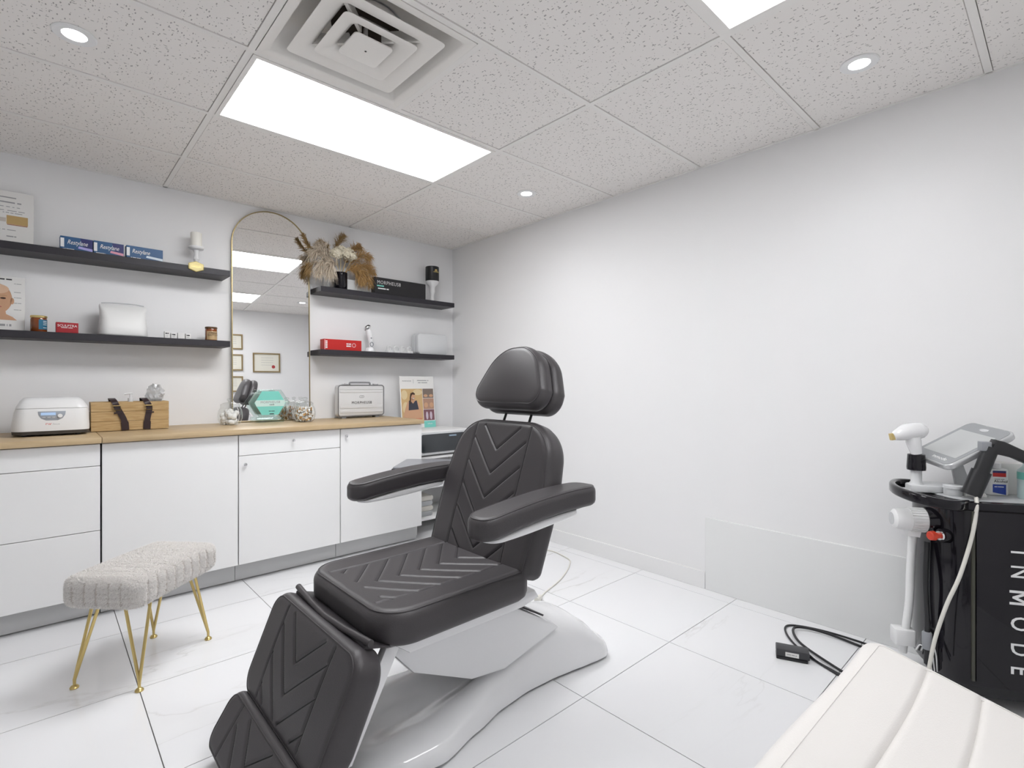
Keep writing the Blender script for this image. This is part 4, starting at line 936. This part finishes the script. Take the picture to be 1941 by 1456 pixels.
# ------------------------------------------------------------------ white treatment bed
bed = thing('treatment_bed', 'white leather treatment bed with quilted channels at the lower right', 'bed', (-1.685, -3.848, 0))
bl = [(.122 + .095 * k, -.345, .122 + .095 * k, .345) for k in range(6)]
bedP = Pad(.66, .368, .045, .105, .030, bl, .0075, .0048, step=.0045)
tb = .25
bedfr = frame((0, .363, .463), (0, -math.cos(tb), -math.sin(tb)), (1, 0, 0), (0, -math.sin(tb), math.cos(tb)))
def bedw(u, v, w_):
    return bedfr(u + .006 * math.sin(v * 7 + u * 3), v, w_ )
o = obj('mattress', bedP.bmesh(bedw), CREAMLEATHER, bed, smooth=75); obj('edge_seam', bedP.seam(bedw, .03, .0009), CREAMLEATHER, o); 
obj('frame', Pad(.60, .33, .03, .03, .01, step=.05).bmesh(frame(bedfr(.03, 0, -.032), (0, -math.cos(tb), -math.sin(tb)), (1, 0, 0), (0, -math.sin(tb), math.cos(tb)))), WHITEG, bed, smooth=50)
obj('column', prism(bmesh.new(), rrect(-.13, .13, -.15, .15, .04), .06, .345, 'xy'), WHITEG, bed, (0, .04, 0)); obj('base', prism(bmesh.new(), rrect(-.30, .30, -.26, .26, .08), .0, .06, 'xy', bev=.012), WHITEG, bed, (0, .02, 0))

# ------------------------------------------------------------------ black laser machine
TH = -math.atan2(.86, .52); MZ = .745
mach = thing('laser_machine', 'glossy black skin treatment machine on wheels with a tilted touch screen', 'machine', (-.373, -3.612, 0), TH)
def foot_outline(ins=0., n=14):
    W0 = .30; D0 = .35; p = [(0 + ins, ins), (W0 - ins, ins)]
    for k in range(1, n): a = PI * k / n; p.append((W0 - ins + (.085) * math.sin(a) ** .8, D0 / 2 - (D0 / 2 - ins) * math.cos(a)))
    p += [(W0 - ins, D0 - ins), (ins, D0 - ins)]
    for k in range(1, n): a = PI * k / n; p.append((ins - (.085) * math.sin(a) ** .8, D0 / 2 + (D0 / 2 - ins) * math.cos(a)))
    return p
obj('body', prism(bmesh.new(), foot_outline(), .10, MZ - .028, 'xy', bev=.004), BLACKG, mach, smooth=35)
obj('top_rim', prism(bmesh.new(), foot_outline(-.003), MZ - .0275, MZ, 'xy', bev=.003), BLACKG, mach, smooth=35)
obj('top_tray', prism(bmesh.new(), foot_outline(.022), MZ + .0002, MZ + .004, 'xy', bev=.001), LIGHTGREY, mach, smooth=35)
obj('panel_trim', B(-.006, .004, -.006, .006, .12, MZ - .03, bev=.002), mat('trim_olive', (.06, .06, .045), .3), mach)
obj('front_panel', B(.006, .294, -.007, -.0005, .12, MZ - .03, bev=.002), BLACKG, mach)
MP = [(0, 0), (.0085, 0), (.0085, .037), (.0215, .008), (.0275, .008), (.0405, .037), (.0405, 0), (.049, 0), (.049, .058), (.0405, .058), (.0245, .023), (.0085, .058), (0, .058)]
obj('letter', prism(bmesh.new(), [(.099 + ty, .4525 - tx) for tx, ty in MP], -.0086, -.0078, 'xz'), WHITEINK, mach, smooth=0)
for ch, zc in zip('INODE', (.584, .517, .339, .251, .179)): text(ch, .082, WHITEINK, mach, (.128, -.0082, zc), rot=(PI / 2, PI / 2, 0), name='letter', bold=.0005, sx=.76)
obj('plinth', prism(bmesh.new(), foot_outline(.03), .055, .0995, 'xy'), BLACKP, mach)
for x, y in ((.02, .04), (.28, .04), (.02, .31), (.28, .31)):
    wl = obj('castor', lathe(bmesh.new(), [(.026, -.010), (.0275, -.006), (.0275, .006), (.026, .010)], 20, (x, y, .0275), 'x'), BLACKP, mach); obj('fork', B(x - .014, x + .014, y - .008, y + .008, .0545 - .002, .0549), GREYP, wl, smooth=0)
# loop handle at the left side
hp = [(-.055, .27, MZ + .012), (-.13, .25, MZ + .016), (-.180, .17, MZ + .018), (-.203, .07, MZ + .018), (-.185, -.015, MZ + .012), (-.14, -.05, MZ + .004), (-.07, -.04, MZ - .006), (-.01, .02, MZ - .012)]
hpth = bez(hp, 8); bm = bmesh.new(); rings = []
for i, p in enumerate(hpth):
    tt = (hpth[min(i + 1, len(hpth) - 1)] - hpth[max(i - 1, 0)]).normalized(); sd = tt.cross(V(0, 0, 1)).normalized(); up = sd.cross(tt)
    rings.append([bm.verts.new(p + sd * a * .011 + up * c * .017) for a, c in ((-1, -.7), (-.6, -1), (.6, -1), (1, -.7), (1, .7), (.6, 1), (-.6, 1), (-1, .7))])
ringfaces(bm, rings); obj('handle', bm, BLACKG, mach, smooth=50)
# tablet style screen on a stand
n_ = V(-.10, -.42, .90).normalized(); u_ = V(.93, -.28, 0); u_ = (u_ - n_ * u_.dot(n_)).normalized(); v_ = n_.cross(u_)
def mfr(o): return lambda a, b_, c: Vector(o) + u_ * a + v_ * b_ + n_ * c
mc = V(.037, .167, .937)
u_ = V(.219, .037, .123).normalized(); v_ = V(-.046, .19, .025); v_ = (v_ - u_ * v_.dot(u_)).normalized(); n_ = u_.cross(v_)
scr = Pad(.262, .100, .028, .024, .006, (), step=.03)
F = mfr(mc)
def sfr2(u, v, w_): return F(u - .131, v, w_ - .024)
sc_o = obj('screen', scr.bmesh(sfr2), mat('screen_bezel', (.62, .63, .64), .22, .4), mach, smooth=50)
def plate(outl, z0, z1, m, name, par):
    bm = bmesh.new(); A = [bm.verts.new(F(x, y, z0)) for x, y in outl]; Cc = [bm.verts.new(F(x, y, z1)) for x, y in outl]; n = len(outl)
    bm.faces.new(A[::-1]); bm.faces.new(Cc)
    for i in range(n): bm.faces.new((A[i], A[(i + 1) % n], Cc[(i + 1) % n], Cc[i]))
    return obj(name, bm, m, par, smooth=0)
plate(rrect(-.124, .124, -.093, .093, .023), .0002, .0012, mat('screen_grey', (.33, .34, .35), .12), 'bezel_glass', sc_o)
plate(rrect(-.082, .072, -.078, .078, .003), .0013, .0018, mat('screen_off', (.52, .53, .53), .10), 'display', sc_o)
plate(ell(.098, .0, .009, .018), .0013, .002, mat('button_silver', (.72, .73, .74), .2, .5), 'home_button', sc_o)
mw = Matrix((u_, v_, n_)).transposed().to_euler()
text('inmode', .022, WHITEINK, mach, F(-.103, -.03, .0016), rot=(Matrix((-v_, u_, n_)).transposed()).to_euler())
obj('screen_stand', prism(bmesh.new(), [(.0, 0), (.055, 0), (.035, .13), (.0, .13)], -.006, .006, 'xz', bev=.002), LIGHTGREY, mach, (.025, .16, MZ + .004), (-.1, -.12, .2))
# white nozzle handpiece in its black cup
obj('cup', lathe(bmesh.new(), [(.030, 0), (.031, .01), (.028, .06), (.022, .062)], 24, (-.105, .16, MZ + .085)), BLACKG, mach)
obj('cup_neck', lathe(bmesh.new(), [(.026, MZ + .028), (.018, MZ + .04), (.018, MZ + .0845)], 20, (-.105, .16, 0)), mat('pale_plastic', (.70, .71, .72), .3), mach)
obj('cup_arm', prism(bmesh.new(), [(-.135, .13), (-.06, .12), (.02, .16), (.03, .24), (-.06, .24), (-.13, .19)], MZ + .004, MZ + .03, 'xy', bev=.006), mat('pale_plastic', (.70, .71, .72), .3), mach)
hpz = MZ + .1475
hand = thing('handpiece', 'white pistol shaped handpiece standing in the machine holder', 'handpiece', (0, 0, 0)); hand.parent = None
M4 = Matrix.Translation((-.373, -3.612, 0)) @ Matrix.Rotation(TH, 4, 'Z')
hand.matrix_world = M4 @ Matrix.Translation((-.118, .15, hpz))
obj('grip', tube(bmesh.new(), [(.010, .0, 0), (.006, .0, .02), (.0, .0, .045), (-.002, 0, .065)], lambda i: (.018, .021, .025, .024)[i], 18), WHITEG, hand)
obj('barrel', tube(bmesh.new(), bez([(-.070, -.01, .066), (-.050, -.008, .074), (-.02, 0, .084), (.015, .008, .088), (.036, .012, .087), (.043, .014, .086)], 4), lambda i: min(.032, .016 + .0022 * i) if i < 14 else .032 - (i - 13) * .0022, 18), WHITEG, hand)
obj('tip', prism(bmesh.new(), rrect(-.013, .013, -.009, .009, .003), 0, .012, 'xy'), GOLD, hand, (-.069, -.01, .066), (0, -PI / 2 - .2, .15))
# connector hub on the side
obj('connector', lathe(bmesh.new(), [(.0, -.205), (.024, -.205), (.036, -.196), (.040, -.18), (.042, -.15), (.043, -.10)], 30, (0, .11, .648), 'x', capb=False), WHITEP, mach)
obj('connector_cap', lathe(bmesh.new(), [(.023, -.2065), (.023, -.2055)], 24, (0, .11, .648), 'x'), LIGHTGREY, mach)
for k in range(26):
    a = 2 * PI * k / 26; obj('rib', B(-.150, -.102, -.0022, .0022, .0405, .0455), WHITEP, mach, (0, .11, .648), (a, 0, 0), smooth=0)
obj('connector_socket', lathe(bmesh.new(), [(.048, -.10), (.05, -.09), (.05, -.07)], 30, (0, .11, .648), 'x'), BLACKG, mach)
obj('connector_hook', prism(bmesh.new(), [(-.16, .59), (-.12, .585), (-.115, .61), (-.16, .612)], .09, .13, 'xz', bev=.003), WHITEP, mach)
ek = obj('key_switch', lathe(bmesh.new(), [(.024, -.018), (.026, -.012), (.026, .0)], 22, (0, 0, 0), 'y'), BLACKG, mach, (-.062, .045, .612), (0, 0, -PI / 2 + .35)); obj('ring', lathe(bmesh.new(), [(.016, -.024), (.018, -.019), (.016, -.0181)], 20, (0, 0, 0), 'y'), CHROME, ek)
obj('stop_button', lathe(bmesh.new(), [(.012, -.062), (.016, -.058), (.017, -.044), (.012, -.040), (.010, -.0241)], 20, (0, 0, 0), 'y'), mat('stop_red', (.65, .06, .03), .3), ek)
# hoses at the side, down to the floor
hz = obj('hose', tube(bmesh.new(), bez([(-.125, .135, .60), (-.128, .15, .45), (-.13, .155, .32), (-.142, .158, .20), (-.15, .16, .12)], 8), .014, 12), WHITEP, mach)
obj('hose_clamp', prism(bmesh.new(), rrect(-.185, -.115, .13, .185, .008), .155, .215, 'xy', bev=.004), WHITEP, hz)
hz = obj('hose', tube(bmesh.new(), bez([(-.095, .10, .57), (-.108, .08, .42), (-.10, .085, .27), (-.102, .085, .12)], 8), .009, 12), BLACKP, mach)
obj('hose_ferrule', lathe(bmesh.new(), [(.013, .175), (.0155, .18), (.0155, .235), (.012, .24)], 16, (-.101, .085, 0)), GREYP, hz)
for k in range(5): obj('wire', tube(bmesh.new(), bez([(-.13 + .008 * k, .10, .16), (-.12 + .008 * k, .09, .185 + .004 * k), (-.10 + .006 * k, .08, .165), (-.09 + .004 * k, .075, .10)], 6), .0022, 6), BLACKP if k % 2 else WHITEP, mach)
# black scanner handpiece lying over the top with a white cable
sg = thing('scanner_handpiece', 'black angled handpiece resting on the machine top with a white cable', 'handpiece'); sg.matrix_world = M4 @ Matrix.Translation((.030, .045, MZ + .006))
obj('grip', tube(bmesh.new(), [(-.012, 0, .022), (.016, 0, .10), (.044, .0, .185)], lambda i: (.024, .023, .023)[i], 16), BLACKP, sg)
obj('sleeve', tube(bmesh.new(), [(-.016, 0, .012), (.016, 0, .10)], .029, 16), BLACKP, sg)
obj('head', prism(bmesh.new(), [(.028, .165), (.052, .214), (.075, .208), (.150, .168), (.185, .15), (.175, .115), (.105, .150), (.066, .160)], -.022, .022, 'xz', bev=.006), BLACKP, sg)
obj('tip', B(.010, .040, -.016, .016, .172, .206, bev=.004), GREYP, sg, (0, 0, 0), (0, 0, 0))
cb_ = bez([(-.010, -.02, .012), (-.020, -.045, -.02), (-.038, -.055, -.12), (-.078, -.065, -.26), (-.115, -.06, -.37), (-.145, -.05, -.50), (-.16, -.04, -.62)], 8)
obj('cable', tube(bmesh.new(), cb_, .0062, 10), CORD, sg)
# little things on the machine top
def on_machine(name, label, cat, x, y):
    o = thing(name, label, cat); o.matrix_world = M4 @ Matrix.Translation((x, y, MZ + .0042)); return o
t = on_machine('alcohol_bottle', 'white alcohol bottle with red and blue label on the machine top', 'bottle', .145, .155)
obj('bottle', prism(bmesh.new(), rrect(-.031, .031, -.018, .018, .012), 0, .098, 'xy', bev=.006), WHITEP, t); obj('cap', lathe(bmesh.new(), [(.012, .0985), (.013, .10), (.013, .118)], 18), WHITEP, t)
decal(t, [R4(-.02, .02, .092 - .008, .092)], -.018, NAVY, 'navy_print'); decal(t, [R4(-.02, .02, .070, .084)], -.018, RED, 'red_print'); text('Alcohol', .013, INK, t, (.004, -.0186, .053)); decal(t, [[(-.02, .012), (.02, .004), (.02, .042), (-.02, .042)]], -.018, mat('royal_print', (.02, .06, .36), .4), 'blue_print')
smallprint(t, 0, -.018, .061, .034, .003, GREYINK, 3); smallprint(t, 0, -.0185, .033, .03, .003, WHITEINK, 2)
t = on_machine('teal_bottle', 'white bottle with teal label cut off at the right edge', 'bottle', .212, .105)
obj('bottle', lathe(bmesh.new(), [(.026, 0), (.028, .004), (.028, .10), (.014, .118), (.013, .125)], 26), mat('pale_teal', (.62, .76, .76), .3), t); obj('label_band', lathe(bmesh.new(), [(.0285, .07), (.0285, .096)], 26, capb=False, capt=False), TEAL, t)
t = on_machine('cream_jar', 'small frosted round jar below the touch screen', 'jar', -.012, .105)
obj('jar', lathe(bmesh.new(), [(.026, 0), (.028, .003), (.028, .026)], 26), mat('frosted', (.62, .63, .64), .35), t); obj('lid', lathe(bmesh.new(), [(.031, .0265), (.031, .036), (.028, .038)], 26), mat('clear_lid', (.72, .73, .74), .25), t)
t = on_machine('white_card', 'small white folded card under the touch screen', 'card', .05, .10)
obj('card', prism(bmesh.new(), [(-.03, 0), (.035, 0), (.03, .014), (-.028, .018)], -.012, .012, 'xz', bev=.002), PAPER, t)
t = on_machine('white_carton', 'white carton behind the bottles on the machine top', 'box', .215, .20)
obj('box', B(-.05, .05, -.03, .03, 0, .115, bev=.002), PAPER, t)

# ------------------------------------------------------------------ power adapter on the floor with looping cable
t = thing('power_adapter', 'black power adapter brick with looping cables on the floor by the bed', 'adapter', (-.437, -3.045, 0), -1.16)
obj('brick', B(-.062, .062, -.03, .03, .012, .043, bev=.004), mat('charcoal_plastic', (.05, .05, .055), .4), t); obj('under_plate', B(-.062, .055, -.033, .026, .0, .0118, bev=.003), BLACKP, t); decal(t, [R4(-.028, .022, .016, .034)], -.03, PAPER, 'paper_label')
smallprint(t, -.003, -.0305, .025, .04, .003, GREYINK, 3)
def wl(p): return Vector(p)
c1 = [(-.437 + .045, -3.09, .02), (-.385, -3.14, .008), (-.41, -3.21, .006), (-.46, -3.27, .006)]
IM = (Matrix.Translation((-.437, -3.045, 0)) @ Matrix.Rotation(-1.16, 4, 'Z')).inverted()
def adp(pts, r, nm): obj(nm, tube(bmesh.new(), [IM @ Vector(p) for p in bez(pts, 10)], r, 8), BLACKP, t)
adp([(-.400, -3.094, .024), (-.405, -3.13, .008), (-.425, -3.19, .005), (-.455, -3.26, .005)], .003, 'cable')
adp([(-.50, -3.34, .005), (-.44, -3.20, .005), (-.36, -3.06, .006), (-.26, -2.965, .006), (-.165, -2.925, .006), (-.115, -2.97, .006), (-.085, -3.07, .006), (-.08, -3.19, .006), (-.09, -3.30, .006)], .0045, 'loop_cable')
adp([(-.475, -3.36, .005), (-.41, -3.20, .012), (-.32, -3.05, .014), (-.24, -2.985, .014), (-.17, -2.965, .015), (-.13, -3.01, .014), (-.12, -3.10, .013), (-.125, -3.22, .006), (-.14, -3.30, .005)], .0055, 'loop_cable')

# ------------------------------------------------------------------ grey tray trolley behind the chair
t = thing('tray_trolley', 'grey tray trolley standing behind the far armrest', 'trolley', (-.93, -1.14, 0), -PI / 4)
obj('tray', prism(bmesh.new(), rrect(-.25, .25, -.18, .18, .02), .652, .66, 'xy', bev=.002), mat('tray_grey', (.26, .265, .29), .3), t)
bm = bmesh.new(); 
for (x0, x1, y0, y1) in ((-.252, .252, -.182, -.176), (-.252, .252, .176, .182), (-.252, -.246, -.176, .176), (.246, .252, -.176, .176)): box(bm, x0, x1, y0, y1, .632, .6518)
obj('lip', bm, BLACKP, t, smooth=0)
obj('column', tube(bmesh.new(), [(.05, 0, .05), (.05, 0, .651)], .014, 12), GREYP, t)
for k in range(5):
    a = 2 * PI * k / 5; lg = obj('leg', tube(bmesh.new(), [(.05, 0, .075), (.05 + .19 * math.cos(a), .19 * math.sin(a), .058)], .011, 8), GREYP, t); obj('castor', lathe(bmesh.new(), [(.022, -.009), (.024, -.005), (.024, .005), (.022, .009)], 16, (.05 + .19 * math.cos(a), .19 * math.sin(a), .024), 'x'), BLACKP, lg)

for o in list(bpy.data.objects):
    if o.get('label') == 'x': bpy.data.objects.remove(o)
